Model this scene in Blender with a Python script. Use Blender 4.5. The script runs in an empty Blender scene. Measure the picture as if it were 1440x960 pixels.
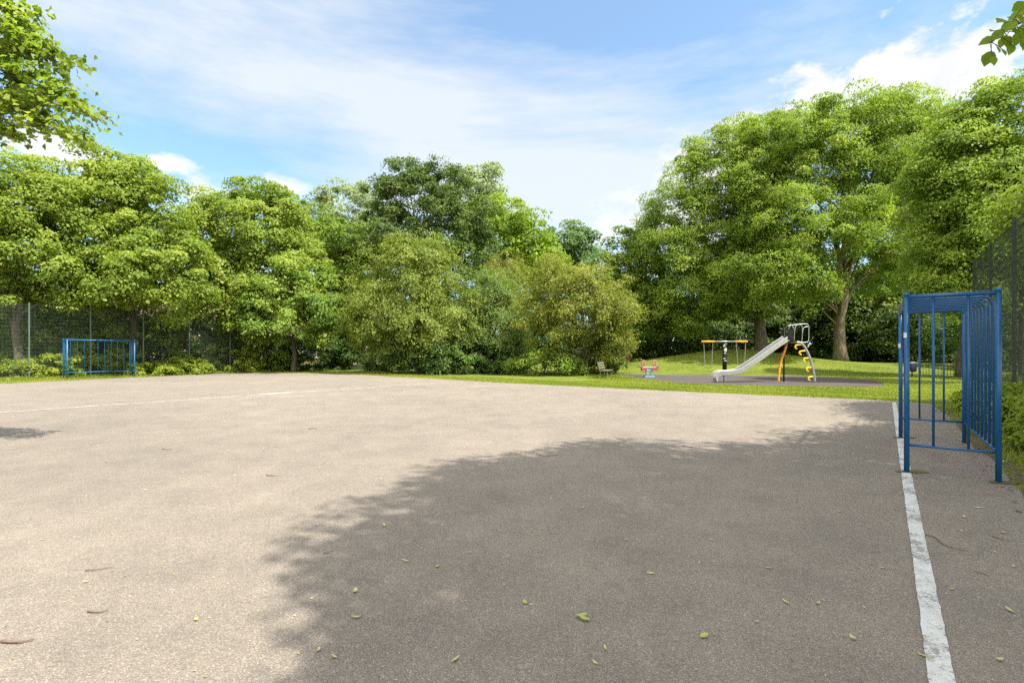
import bpy, bmesh, math, random
import numpy as np
from mathutils import Vector, Matrix

# ------------------------------------------------------------------ basics
scn = bpy.context.scene
col = scn.collection
R = math.radians
F = 700.0      # focal length in photo pixels (1440 wide)
HZ = 495.0     # horizon row
EYE = 1.45     # eye height, metres


def P(px, py, Y):
    """photo pixel at depth Y -> world point"""
    return ((px - 720.0) / F * Y, Y, EYE + (HZ - py) / F * Y)


def G(px, py):
    """photo pixel on the flat ground -> (x, y)"""
    Y = F * EYE / (py - HZ)
    return ((px - 720.0) / F * Y, Y)


def W(l, s):
    """court frame: l across (positive to the right fence), s along the goal lines"""
    return (.8 * l + .6 * s, -.6 * l + .8 * s)


def sstep(a, b, x):
    t = min(1, max(0, (x - a) / (b - a)))
    return t * t * (3 - 2 * t)


def ground_z(x, y):
    z = 1.38 * math.exp(-((x - 17.5) / 7.5) ** 2 - ((y - 43) / 5.5) ** 2)
    z += .5 * sstep(32, 40, y) * sstep(14, 22, x)
    return z


def tag(o, label=None, cat=None, group=None, kind=None):
    if label: o['label'] = label
    if cat: o['category'] = cat
    if group: o['group'] = group
    if kind: o['kind'] = kind
    return o


def empty(name, loc, label, cat, group=None, rz=0):
    o = bpy.data.objects.new(name, None)
    col.objects.link(o)
    o.location = loc
    o.rotation_euler = (0, 0, rz)
    o.empty_display_size = .2
    return tag(o, label, cat, group)


class MB:
    """collects simple shapes and links them as ONE mesh object"""
    def __init__(self):
        self.v = []; self.f = []; self.sm = []

    def add(self, vs, fs, smooth=False):
        n = len(self.v)
        self.v += [tuple(p) for p in vs]
        self.f += [tuple(i + n for i in f) for f in fs]
        self.sm += [smooth] * len(fs)

    def box(self, c, s, rz=0, M=None):
        x, y, z = s[0] / 2, s[1] / 2, s[2] / 2
        vs = [Vector((a * x, b * y, d * z)) for d in (-1, 1) for b in (-1, 1) for a in (-1, 1)]
        rot = M if M is not None else Matrix.Rotation(rz, 3, 'Z')
        c = Vector(c)
        self.add([rot @ p + c for p in vs],
                 [(0, 2, 3, 1), (4, 5, 7, 6), (0, 1, 5, 4), (2, 6, 7, 3), (0, 4, 6, 2), (1, 3, 7, 5)])

    def bar(self, a, b, w, h):
        """rectangular bar from a to b"""
        a, b = Vector(a), Vector(b)
        d = (b - a); L = d.length; d.normalize()
        up = Vector((0, 0, 1)) if abs(d.z) < .95 else Vector((1, 0, 0))
        s = d.cross(up).normalized(); u = s.cross(d)
        M = Matrix((d, s, u)).transposed()
        self.box((a + b) / 2, (L, w, h), M=M)

    def tube(self, pts, r, n=8, cap=True, closed=False):
        pts = [Vector(p) for p in pts]
        m = len(pts)
        rs = [r] * m if not hasattr(r, '__len__') else list(r)
        T = []
        for i in range(m):
            if closed:
                t = pts[(i + 1) % m] - pts[i - 1]
            else:
                t = pts[min(i + 1, m - 1)] - pts[max(i - 1, 0)]
            T.append(t.normalized() if t.length > 1e-9 else Vector((0, 0, 1)))
        u = T[0].orthogonal().normalized()
        vs = []
        for i in range(m):
            u = (u - T[i] * u.dot(T[i]))
            u = u.normalized() if u.length > 1e-6 else T[i].orthogonal().normalized()
            w = T[i].cross(u)
            for k in range(n):
                a = 2 * math.pi * k / n
                vs.append(pts[i] + (u * math.cos(a) + w * math.sin(a)) * rs[i])
        fs = []
        for i in range(m if closed else m - 1):
            j = (i + 1) % m
            for k in range(n):
                k2 = (k + 1) % n
                fs.append((i * n + k, i * n + k2, j * n + k2, j * n + k))
        self.add(vs, fs, True)
        if cap and not closed:
            n0 = len(self.v) - m * n
            self.f.append(tuple(n0 + k for k in reversed(range(n)))); self.sm.append(False)
            self.f.append(tuple(n0 + (m - 1) * n + k for k in range(n))); self.sm.append(False)

    def lathe(self, c, prof, n=16):
        vs = []; fs = []
        for r, z in prof:
            for k in range(n):
                a = 2 * math.pi * k / n
                vs.append((c[0] + r * math.cos(a), c[1] + r * math.sin(a), c[2] + z))
        for i in range(len(prof) - 1):
            for k in range(n):
                k2 = (k + 1) % n
                fs.append((i * n + k, i * n + k2, (i + 1) * n + k2, (i + 1) * n + k))
        fs.append(tuple(range(n))[::-1]); fs.append(tuple((len(prof) - 1) * n + k for k in range(n)))
        self.add(vs, fs, True)

    def prism(self, poly, y0, y1):
        """poly in (x, z), pushed from y0 to y1"""
        n = len(poly)
        vs = [(x, y0, z) for x, z in poly] + [(x, y1, z) for x, z in poly]
        fs = [tuple(range(n)), tuple(range(2 * n - 1, n - 1, -1))]
        fs += [(k, n + k, n + (k + 1) % n, (k + 1) % n) for k in range(n)]
        self.add(vs, fs)

    def build(self, name, mat, parent=None, off=None):
        me = bpy.data.meshes.new(name)
        v = self.v
        if off is not None:
            v = [(p[0] - off[0], p[1] - off[1], p[2] - off[2]) for p in v]
        me.from_pydata(v, [], self.f)
        me.polygons.foreach_set('use_smooth', self.sm)
        me.materials.append(mat)
        me.update()
        o = bpy.data.objects.new(name, me)
        col.objects.link(o)
        if parent is not None: o.parent = parent
        return o


def bez(p0, p1, p2, n=8):
    p0, p1, p2 = Vector(p0), Vector(p1), Vector(p2)
    return [p0 * (1 - t) ** 2 + p1 * 2 * t * (1 - t) + p2 * t * t for t in [i / n for i in range(n + 1)]]


def smooth_path(pts, n=6):
    """Catmull-Rom through pts"""
    pts = [Vector(p) for p in pts]
    q = [pts[0] * 2 - pts[1]] + pts + [pts[-1] * 2 - pts[-2]]
    out = []
    for i in range(1, len(q) - 2):
        a, b, c, d = q[i - 1:i + 3]
        for k in range(n):
            t = k / n
            out.append(.5 * (2 * b + (c - a) * t + (2 * a - 5 * b + 4 * c - d) * t * t + (3 * b - a - 3 * c + d) * t ** 3))
    out.append(pts[-1])
    return out


# ------------------------------------------------------------------ materials
def new_mat(name):
    m = bpy.data.materials.new(name)
    m.use_nodes = True
    nt = m.node_tree
    for n in list(nt.nodes): nt.nodes.remove(n)
    out = nt.nodes.new('ShaderNodeOutputMaterial')
    return m, nt, out


def N(nt, t, **kw):
    n = nt.nodes.new(t)
    for k, v in kw.items():
        if k.startswith('i_'):
            n.inputs[k[2:].replace('_', ' ')].default_value = v
        else:
            setattr(n, k, v)
    return n


def ramp(nt, stops, src=None):
    n = nt.nodes.new('ShaderNodeValToRGB')
    e = n.color_ramp.elements
    while len(e) < len(stops): e.new(.5)
    for el, (p, c) in zip(e, stops):
        el.position = p
        el.color = (*c, 1) if len(c) == 3 else c
    if src is not None: nt.links.new(src, n.inputs[0])
    return n


def math_n(nt, op, a, b=None, c=None, clamp=False):
    n = nt.nodes.new('ShaderNodeMath'); n.operation = op; n.use_clamp = clamp
    for i, x in enumerate((a, b, c)):
        if x is None: continue
        if isinstance(x, (int, float)): n.inputs[i].default_value = x
        else: nt.links.new(x, n.inputs[i])
    return n.outputs[0]


def mixc(nt, fac, a, b, blend='MIX'):
    n = nt.nodes.new('ShaderNodeMix'); n.data_type = 'RGBA'; n.blend_type = blend
    for i, x in ((0, fac), (6, a), (7, b)):
        if isinstance(x, (int, float)): n.inputs[i].default_value = x
        elif isinstance(x, tuple): n.inputs[i].default_value = (*x, 1) if len(x) == 3 else x
        else: nt.links.new(x, n.inputs[i])
    return n.outputs[2]


def noise(nt, co, scale, detail=3, rough=.55, dim='3D'):
    n = nt.nodes.new('ShaderNodeTexNoise'); n.noise_dimensions = dim
    n.inputs['Scale'].default_value = scale
    n.inputs['Detail'].default_value = detail
    n.inputs['Roughness'].default_value = rough
    if co is not None: nt.links.new(co, n.inputs['Vector'])
    return n.outputs['Fac']


def simple(name, c1, c2=None, scale=6, rough=.6, metal=0., bump=0., bscale=None, spec=.5, coat=0.):
    m, nt, out = new_mat(name)
    b = N(nt, 'ShaderNodeBsdfPrincipled')
    b.inputs['Roughness'].default_value = rough
    b.inputs['Metallic'].default_value = metal
    b.inputs['Specular IOR Level'].default_value = spec
    b.inputs['Coat Weight'].default_value = coat
    tc = N(nt, 'ShaderNodeTexCoord')
    if c2 is None:
        c2 = tuple(x * .8 for x in c1)
    nz = noise(nt, tc.outputs['Object'], scale, 5, .6)
    r = ramp(nt, [(.3, c1), (.7, c2)], nz)
    nt.links.new(r.outputs[0], b.inputs['Base Color'])
    if bump:
        nb = noise(nt, tc.outputs['Object'], bscale or scale * 4, 4, .6)
        bp = N(nt, 'ShaderNodeBump'); bp.inputs['Strength'].default_value = bump
        bp.inputs['Distance'].default_value = .02
        nt.links.new(nb, bp.inputs['Height']); nt.links.new(bp.outputs[0], b.inputs['Normal'])
    nt.links.new(b.outputs[0], out.inputs[0])
    return m


def leaf_mat(name, dark, mid, light, transl=.42, tgain=(1.2, 1.3, .65), rough=.58):
    g_ = 1. if name.startswith(('grass', 'fallen', 'leaf_litter')) else 1.38
    dark, mid, light = [tuple(min(.75, v * g_) for v in c_) for c_ in (dark, mid, light)]
    m, nt, out = new_mat(name)
    at = N(nt, 'ShaderNodeAttribute'); at.attribute_name = 'tint'
    r = ramp(nt, [(0., dark), (.5, mid), (1., light)], at.outputs['Fac'])
    b = N(nt, 'ShaderNodeBsdfPrincipled')
    b.inputs['Roughness'].default_value = rough
    b.inputs['Specular IOR Level'].default_value = .34
    nt.links.new(r.outputs[0], b.inputs['Base Color'])
    t = N(nt, 'ShaderNodeBsdfTranslucent')
    tcol = mixc(nt, 1.0, r.outputs[0], tgain, 'MULTIPLY')
    nt.links.new(tcol, t.inputs['Color'])
    mx = N(nt, 'ShaderNodeMixShader'); mx.inputs[0].default_value = transl
    nt.links.new(b.outputs[0], mx.inputs[1]); nt.links.new(t.outputs[0], mx.inputs[2])
    nt.links.new(mx.outputs[0], out.inputs[0])
    return m


M = {}
M['linden'] = leaf_mat('linden_leaf', (.088, .142, .021), (.170, .226, .032), (.268, .31, .053), .48)
M['maple'] = leaf_mat('maple_leaf', (.072, .135, .02), (.138, .21, .032), (.225, .285, .05), .46)
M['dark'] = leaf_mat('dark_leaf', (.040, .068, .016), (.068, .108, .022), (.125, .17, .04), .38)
M['mid'] = leaf_mat('mid_leaf', (.065, .11, .013), (.115, .175, .02), (.20, .25, .035))
M['bright'] = leaf_mat('bright_leaf', (.08, .14, .008), (.14, .21, .012), (.22, .29, .022))
M['haw'] = leaf_mat('hawthorn_leaf', (.074, .11, .018), (.138, .178, .028), (.232, .265, .05), .44)
M['willow'] = leaf_mat('willow_leaf', (.062, .10, .02), (.112, .165, .034), (.19, .245, .06), .44)
M['olive'] = leaf_mat('olive_leaf', (.088, .112, .017), (.158, .178, .028), (.245, .255, .048), .43)
M['grey'] = leaf_mat('hazed_greygreen_leaf', (.13, .165, .09), (.19, .23, .125), (.25, .29, .16), .42)  # leaf colour greyed and paled to stand in for distance haze
M['blue'] = leaf_mat('bluegreen_leaf', (.06, .11, .04), (.10, .165, .055), (.14, .21, .075), .36)
M['ash'] = leaf_mat('ash_leaf', (.082, .138, .019), (.158, .222, .028), (.262, .312, .048), .48)
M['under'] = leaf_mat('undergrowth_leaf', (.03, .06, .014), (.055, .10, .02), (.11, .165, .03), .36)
M['weed'] = leaf_mat('weed_leaf', (.10, .15, .015), (.17, .22, .02), (.26, .29, .035))
M['twigleaf'] = leaf_mat('twig_leaf', (.10, .15, .012), (.15, .21, .018), (.2, .27, .025), .6)
M['grass'] = leaf_mat('grass_blade', (.15, .20, .022), (.23, .28, .03), (.34, .35, .055), .4)
M['fallen'] = leaf_mat('fallen_leaf', (.30, .24, .10), (.42, .38, .19), (.52, .50, .30), .2)
M['fallen_green'] = leaf_mat('fallen_green_leaf', (.22, .26, .05), (.32, .35, .08), (.4, .43, .12), .2)
M['litter'] = leaf_mat('leaf_litter', (.10, .06, .03), (.22, .17, .08), (.40, .36, .2), .1)


def bark_mat(name, a, b):
    m, nt, out = new_mat(name)
    tc = N(nt, 'ShaderNodeTexCoord')
    mp = N(nt, 'ShaderNodeMapping'); mp.inputs['Scale'].default_value = (7, 7, 1.3)
    nt.links.new(tc.outputs['Object'], mp.inputs[0])
    nz = noise(nt, mp.outputs[0], 2.2, 6, .65)
    n2 = noise(nt, tc.outputs['Object'], .8, 3)
    r = ramp(nt, [(.32, tuple(x * .45 for x in a)), (.5, a), (.68, b)], nz)
    c = mixc(nt, math_n(nt, 'MULTIPLY', n2, .5), r.outputs[0], (.07, .085, .035))
    p = N(nt, 'ShaderNodeBsdfPrincipled'); p.inputs['Roughness'].default_value = .9
    nt.links.new(c, p.inputs['Base Color'])
    bp = N(nt, 'ShaderNodeBump'); bp.inputs['Strength'].default_value = .8; bp.inputs['Distance'].default_value = .05
    nt.links.new(nz, bp.inputs['Height']); nt.links.new(bp.outputs[0], p.inputs['Normal'])
    nt.links.new(p.outputs[0], out.inputs[0])
    return m


M['bark'] = bark_mat('bark', (.10, .08, .06), (.20, .165, .12))
M['bark_light'] = bark_mat('bark_light', (.17, .13, .085), (.33, .27, .19))
M['bark_red'] = bark_mat('bark_red', (.30, .09, .035), (.40, .15, .06))


def paint_blue(name, ca, cb):
    m, nt, out = new_mat(name)
    tc = N(nt, 'ShaderNodeTexCoord')
    n1 = noise(nt, tc.outputs['Object'], 3.0, 5, .6)
    n2 = noise(nt, tc.outputs['Object'], 45, 4, .7)
    c = ramp(nt, [(.3, ca), (.7, cb)], n1).outputs[0]
    chip = ramp(nt, [(.655, (0, 0, 0)), (.69, (1, 1, 1))], n2).outputs[0]
    c = mixc(nt, chip, c, (.09, .17, .30))
    p = N(nt, 'ShaderNodeBsdfPrincipled'); p.inputs['Roughness'].default_value = .36
    nt.links.new(c, p.inputs['Base Color'])
    rr = ramp(nt, [(.3, (.28, .28, .28)), (.7, (.5, .5, .5))], n1)
    nt.links.new(rr.outputs[0], p.inputs['Roughness'])
    nt.links.new(p.outputs[0], out.inputs[0])
    return m


M['blue_paint'] = paint_blue('blue_tube_paint', (.005, .068, .19), (.007, .088, .24))  # near goal: the blue darkened, its shade put into the colour
M['blue_sunlit'] = paint_blue('sunlit_blue_tube_paint', (.012, .13, .29), (.016, .16, .35))  # far goal: same blue paint lightened to stand in for sunlight
M['sticker'] = simple('sticker_white', (.75, .75, .72), (.6, .6, .58), 30)
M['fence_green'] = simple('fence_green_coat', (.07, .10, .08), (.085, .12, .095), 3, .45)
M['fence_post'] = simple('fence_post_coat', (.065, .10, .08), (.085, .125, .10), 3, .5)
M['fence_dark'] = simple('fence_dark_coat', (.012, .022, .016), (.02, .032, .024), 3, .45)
M['steel'] = simple('brushed_steel', (.42, .42, .42), (.34, .34, .345), 5, .38, .7)
M['steel_grey'] = simple('galvanised_tube', (.36, .37, .38), (.29, .30, .31), 6, .42, .6)
M['orange'] = simple('orange_coat', (.80, .33, .015), (.72, .28, .012), 4, .4)
M['yellow'] = simple('yellow_coat', (.85, .50, .02), (.78, .44, .02), 4, .4)
M['redcoat'] = simple('red_coat', (.60, .09, .03), None, 4, .45)
M['black'] = simple('black_coat', (.008, .008, .009), (.014, .014, .015), 5, .6, spec=.15)
M['rubber_black'] = simple('rubber_black', (.02, .02, .02), (.03, .03, .03), 9, .7)
M['pink'] = simple('pink_panel', (.40, .14, .18), (.32, .10, .14), 7, .5)
M['maroon'] = simple('maroon_panel', (.30, .05, .08), (.22, .04, .06), 7, .5)
M['teal'] = simple('bluegrey_panel', (.15, .27, .33), (.20, .33, .38), 7, .5)
M['palegrey'] = simple('pale_board', (.55, .50, .52), (.45, .40, .43), 9, .6)
M['moss_wood'] = simple('mossy_wood', (.09, .10, .05), (.15, .145, .09), 12, .85, bump=.4)
M['brick'] = None


def asphalt():
    m, nt, out = new_mat('worn_asphalt')
    tc = N(nt, 'ShaderNodeTexCoord')
    co = tc.outputs['Object']
    v = N(nt, 'ShaderNodeTexVoronoi'); v.inputs['Scale'].default_value = 175
    nt.links.new(co, v.inputs['Vector'])
    vs = N(nt, 'ShaderNodeSeparateColor'); nt.links.new(v.outputs['Color'], vs.inputs[0])
    stone = ramp(nt, [(.0, (.143, .125, .107)), (.45, (.190, .167, .143)), (.78, (.222, .196, .168)), (.93, (.26, .233, .203)), (1., (.36, .328, .29))], vs.outputs[0])
    gap = ramp(nt, [(.0, (1, 1, 1)), (.62, (1, 1, 1)), (.85, (.74, .72, .70))], v.outputs['Distance'])
    v.inputs['Randomness'].default_value = 1
    sc = mixc(nt, 1., stone.outputs[0], gap.outputs[0], 'MULTIPLY')
    # mid and large wear
    n1 = noise(nt, co, .22, 5, .6)
    n2 = noise(nt, co, 1.7, 5, .65)
    n3 = noise(nt, co, 14, 4, .7)
    g1 = ramp(nt, [(.3, (.87, .86, .85)), (.7, (1.14, 1.12, 1.08))], n1)
    g2 = ramp(nt, [(.3, (.86, .86, .87)), (.7, (1.12, 1.11, 1.10))], n2)
    g3 = ramp(nt, [(.3, (.93, .93, .93)), (.7, (1.07, 1.07, 1.07))], n3)
    c = mixc(nt, 1., sc, g1.outputs[0], 'MULTIPLY')
    c = mixc(nt, 1., c, g2.outputs[0], 'MULTIPLY')
    c = mixc(nt, 1., c, g3.outputs[0], 'MULTIPLY')
    # darker damp / dirt stains with their own shape
    n4 = noise(nt, co, .55, 6, .7)
    st = ramp(nt, [(.60, (0, 0, 0)), (.72, (1, 1, 1))], n4)
    c = mixc(nt, math_n(nt, 'MULTIPLY', st.outputs[0], .22), c, (.10, .09, .078))
    # hairline cracks
    wv = N(nt, 'ShaderNodeTexVoronoi'); wv.feature = 'DISTANCE_TO_EDGE'; wv.inputs['Scale'].default_value = .16
    wn = N(nt, 'ShaderNodeTexNoise'); wn.inputs['Scale'].default_value = .9; wn.inputs['Detail'].default_value = 6
    nt.links.new(co, wn.inputs['Vector'])
    wadd = N(nt, 'ShaderNodeVectorMath'); wadd.operation = 'MULTIPLY_ADD'
    nt.links.new(wn.outputs['Color'], wadd.inputs[0]); wadd.inputs[1].default_value = (1.6, 1.6, 0)
    nt.links.new(co, wadd.inputs[2]); nt.links.new(wadd.outputs[0], wv.inputs['Vector'])
    ck = ramp(nt, [(.0, (1, 1, 1)), (.0012, (1, 1, 1)), (.0022, (0, 0, 0))], wv.outputs['Distance'])
    c = mixc(nt, math_n(nt, 'MULTIPLY', ck.outputs[0], .13), c, (.06, .055, .05))
    p = N(nt, 'ShaderNodeBsdfPrincipled'); p.inputs['Roughness'].default_value = .85
    p.inputs['Specular IOR Level'].default_value = .35
    nt.links.new(c, p.inputs['Base Color'])
    bp = N(nt, 'ShaderNodeBump'); bp.inputs['Strength'].default_value = .7; bp.inputs['Distance'].default_value = .006
    hb = math_n(nt, 'SUBTRACT', math_n(nt, 'MULTIPLY', n3, .8), v.outputs['Distance'])
    nt.links.new(hb, bp.inputs['Height']); nt.links.new(bp.outputs[0], p.inputs['Normal'])
    nt.links.new(p.outputs[0], out.inputs[0])
    return m


M['asphalt'] = asphalt()


def line_paint():
    m, nt, out = new_mat('worn_white_paint')
    tc = N(nt, 'ShaderNodeTexCoord'); co = tc.outputs['Object']
    n1 = noise(nt, co, 60, 5, .7)
    n2 = noise(nt, co, 3.2, 5, .65)
    n3 = noise(nt, co, 14, 5, .65)
    base = ramp(nt, [(.3, (.42, .43, .42)), (.7, (.56, .57, .555))], n3)
    s = math_n(nt, 'ADD', math_n(nt, 'MULTIPLY', n1, .55), math_n(nt, 'MULTIPLY', n2, .55))
    w = ramp(nt, [(.555, (0, 0, 0)), (.63, (1, 1, 1))], s)
    c = mixc(nt, w.outputs[0], base.outputs[0], (.22, .205, .19))
    # transverse cracks
    wv = N(nt, 'ShaderNodeTexVoronoi'); wv.feature = 'DISTANCE_TO_EDGE'; wv.inputs['Scale'].default_value = 2.3
    nt.links.new(co, wv.inputs['Vector'])
    ck = ramp(nt, [(.0, (1, 1, 1)), (.012, (1, 1, 1)), (.022, (0, 0, 0))], wv.outputs['Distance'])
    c = mixc(nt, math_n(nt, 'MULTIPLY', ck.outputs[0], .16), c, (.2, .19, .18))
    p = N(nt, 'ShaderNodeBsdfPrincipled'); p.inputs['Roughness'].default_value = .75
    nt.links.new(c, p.inputs['Base Color'])
    bp = N(nt, 'ShaderNodeBump'); bp.inputs['Strength'].default_value = .5; bp.inputs['Distance'].default_value = .005
    nt.links.new(n1, bp.inputs['Height']); nt.links.new(bp.outputs[0], p.inputs['Normal'])
    nt.links.new(p.outputs[0], out.inputs[0])
    return m


M['line'] = line_paint()


def ground_mat(name, cols, sc=(.35, 3., 26), bumpd=.05):
    m, nt, out = new_mat(name)
    tc = N(nt, 'ShaderNodeTexCoord'); co = tc.outputs['Object']
    n1 = noise(nt, co, sc[0], 5, .6); n2 = noise(nt, co, sc[1], 5, .65); n3 = noise(nt, co, sc[2], 4, .7)
    f = math_n(nt, 'ADD', math_n(nt, 'MULTIPLY', n1, .4), math_n(nt, 'ADD', math_n(nt, 'MULTIPLY', n2, .3), math_n(nt, 'MULTIPLY', n3, .3)))
    st = [(.34 + .32 * i / (len(cols) - 1), c) for i, c in enumerate(cols)]
    r = ramp(nt, st, f)
    p = N(nt, 'ShaderNodeBsdfPrincipled'); p.inputs['Roughness'].default_value = .95
    p.inputs['Specular IOR Level'].default_value = .2
    nt.links.new(r.outputs[0], p.inputs['Base Color'])
    bp = N(nt, 'ShaderNodeBump'); bp.inputs['Strength'].default_value = .9; bp.inputs['Distance'].default_value = bumpd
    nt.links.new(n3, bp.inputs['Height']); nt.links.new(bp.outputs[0], p.inputs['Normal'])
    nt.links.new(p.outputs[0], out.inputs[0])
    return m


M['ground'] = ground_mat('grass_ground', [(.055, .075, .014), (.10, .14, .018), (.15, .18, .024), (.22, .22, .045)])
M['soil'] = ground_mat('bare_soil', [(.06, .05, .035), (.12, .095, .065), (.12, .12, .045), (.19, .155, .11)], (.7, 4, 40), .03)
M['safety'] = ground_mat('safety_tile', [(.055, .047, .047), (.075, .065, .064), (.10, .088, .086)], (.5, 4, 60), .01)
M['path'] = ground_mat('gravel_path', [(.30, .27, .22), (.40, .36, .30), (.46, .42, .36)], (.5, 4, 40), .02)

# ------------------------------------------------------------------ foliage engine
def leaves_mesh(name, pos, ax, nrm, size, wr, fold, tint, mat):
    """one folded four-corner leaf per row"""
    n = len(pos)
    ax = ax / (np.linalg.norm(ax, axis=1, keepdims=True) + 1e-9)
    nrm = nrm - ax * np.sum(nrm * ax, axis=1, keepdims=True)
    nrm /= (np.linalg.norm(nrm, axis=1, keepdims=True) + 1e-9)
    sd = np.cross(ax, nrm)
    size = size[:, None]
    v = np.empty((n, 4, 3), np.float32)
    v[:, 0] = pos - ax * size * .5
    mid = pos - ax * size * .06 + nrm * size * fold
    v[:, 1] = mid + sd * size * wr
    v[:, 2] = pos + ax * size * .5 - nrm * size * .08
    v[:, 3] = mid - sd * size * wr
    me = bpy.data.meshes.new(name)
    me.vertices.add(n * 4); me.loops.add(n * 4); me.polygons.add(n)
    me.vertices.foreach_set('co', v.reshape(-1))
    me.loops.foreach_set('vertex_index', np.arange(n * 4, dtype=np.int32))
    me.polygons.foreach_set('loop_start', np.arange(0, n * 4, 4, dtype=np.int32))
    me.update(calc_edges=True)
    a = me.attributes.new('tint', 'FLOAT', 'FACE')
    a.data.foreach_set('value', np.clip(tint, 0, 1).astype(np.float32))
    me.materials.append(mat)
    return me


def link(name, me, parent=None):
    o = bpy.data.objects.new(name, me); col.objects.link(o)
    if parent is not None: o.parent = parent
    return o


def nrmz(a):
    return a / (np.linalg.norm(a, axis=-1, keepdims=True) + 1e-9)


def wob(p, f, ph):
    return (np.sin(p[:, 0] * f + ph) * np.sin(p[:, 1] * f * 1.13 + ph * 2.1) + np.sin(p[:, 2] * f * 1.31 + ph * .7) * np.sin((p[:, 0] + p[:, 1]) * f * .77 + ph * 1.7)) * .5


def clusters(lobes, n, rng, gap=.0, under=.5, lump=.16, inner=.25):
    L = np.array(lobes, float)
    c, r = L[:, :3], L[:, 3:6]
    w = (r[:, 0] * r[:, 1] + r[:, 1] * r[:, 2] + r[:, 0] * r[:, 2]); w /= w.sum()
    out_p, out_n = [], []
    got = 0; it = 0
    while got < n and it < 30:
        it += 1
        k = rng.choice(len(L), n * 2, p=w)
        d = nrmz(rng.normal(size=(n * 2, 3)))
        rad = np.where(rng.random(n * 2) < inner, rng.uniform(.35, .8, n * 2), rng.uniform(.82, 1.06, n * 2))
        rad *= 1 + lump * (wob(d * 1.0 + k[:, None] * 3.1, 4.2, 1.3) + .6 * wob(d + k[:, None], 9., 2.))
        p = c[k] + d * r[k] * rad[:, None]
        q = np.min(np.linalg.norm((p[:, None, :] - c[None]) / r[None], axis=2) + np.where(np.arange(len(L))[None] == k[:, None], 9, 0), axis=1) if len(L) > 1 else np.full(len(p), 9.)
        keep = (q > .72) | (rng.random(len(p)) < .15)
        keep &= ~((d[:, 2] < -.35) & (rng.random(len(p)) < under))
        if gap > 0:
            keep &= (wob(p, 1.6 / max(.5, r.mean()) * 2.2, 4.) > -1 + gap) | (rng.random(len(p)) < .12)
        nn = nrmz(d / r[k])
        out_p.append(p[keep]); out_n.append(nn[keep]); got += keep.sum()
    return np.concatenate(out_p)[:n], np.concatenate(out_n)[:n]


def foliage(name, lobes, n, m, L, s, mat, seed, droop=0., wr=.36, fold=.12, flat=.55, upw=.9, off=(0, 0, 0), parent=None,
            gap=.3, under=.45, lump=.16, inner=.32, twigs=7, extra=None, dtint=0., jit=.16, pad=3., rnd_n=.36, dome=.62):
    rng = np.random.default_rng(seed)
    n = max(20, int(n / pad)); m = int(m * pad); L = L * pad ** .25
    p, nn = clusters(lobes, n, rng, gap, under, lump, inner)
    if extra is not None:
        p = np.concatenate([p, extra[0]]); nn = np.concatenate([nn, extra[1]])
    n = len(p)
    ct = rng.normal(.5, .15, n) + dtint
    csz = rng.uniform(.5, 1.45, n)
    # every cluster is a shallow drooping pad of twigs fanning outward
    hz = nn + rng.normal(size=(n, 3)) * .2
    base_a = np.arctan2(hz[:, 1], hz[:, 0])
    spread = 1.15 + 1.9 * np.clip(np.abs(nn[:, 2]), 0, 1) ** 2
    ang_ = base_a[:, None] + rng.uniform(-1, 1, (n, twigs)) * spread[:, None]
    slope = (nn[:, 2] * .55 * flat)[:, None] + rng.normal(size=(n, twigs)) * .27 + droop
    tw = nrmz(np.stack([np.cos(ang_), np.sin(ang_), slope], 2))
    tl = rng.uniform(.55, 1.15, (n, twigs))
    ci = np.repeat(np.arange(n), m)
    ti = rng.integers(0, twigs, n * m)
    d = tw[ci, ti]
    t = rng.random(n * m) ** .75
    LL = L * csz[ci] * tl[ci, ti]
    jj = rng.normal(size=(n * m, 3)) * (jit * LL * (1.15 - .7 * t))[:, None]
    jj[:, 2] *= .55
    pos = p[ci] + d * ((t - .3) * LL)[:, None] + jj
    pos[:, 2] -= .26 * LL * t * t * (1 if droop < .3 else .2)
    ax = nrmz(d + rng.normal(size=(n * m, 3)) * .45 + np.array([0, 0, -.35 + min(droop, .5)]))
    nr = np.array([0, 0, upw]) + nn[ci] * .5 + d * (.5 * t)[:, None] + rng.normal(size=(n * m, 3)) * rnd_n
    size = s * rng.uniform(.65, 1.35, n * m)
    tint = ct[ci] + rng.normal(size=n * m) * .12 + .16 * (t - .5)
    # part of the leaves clothe the rounded upper side of each clump
    k = np.where(rng.random(n * m) < dome)[0]
    c_ = ci[k]
    u = nrmz(nrmz(rng.normal(size=(len(k), 3))) + nn[c_] * .55 + np.array([0, 0, .42]))
    Rc = (.60 * L * csz[c_])[:, None] * rng.uniform(.72, 1.05, (len(k), 1))
    Rc = Rc * (1 + .22 * wob(u + c_[:, None] * 1.7, 4.5, .6))[:, None]
    pos[k] = p[c_] + nn[c_] * .1 * L + u * Rc * np.array([1.05, 1.05, .66])
    nr[k] = u * 1.0 + np.array([0, 0, .35]) + rng.normal(size=(len(k), 3)) * .33
    ax[k] = nrmz(u * np.array([.7, .7, 0]) + np.array([0, 0, -.55]) + rng.normal(size=(len(k), 3)) * .45)
    tint[k] = ct[c_] + rng.normal(size=len(k)) * .085
    pos -= np.array(off)
    me = leaves_mesh(name, pos, ax, nr, size, wr, fold, tint, mat)
    return link(name, me, parent), p, nn


def px_lobes(lst, Y, squash=1.0):
    out = []
    for q in lst:
        dY = q[4] if len(q) > 4 else 0.
        c = P(q[0], q[1], Y + dY)
        k = (Y + dY) / F
        rx, rz = q[2] * k, q[3] * k
        out.append((*c, rx, max(rx, rz) * squash, rz))
    return out


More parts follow.
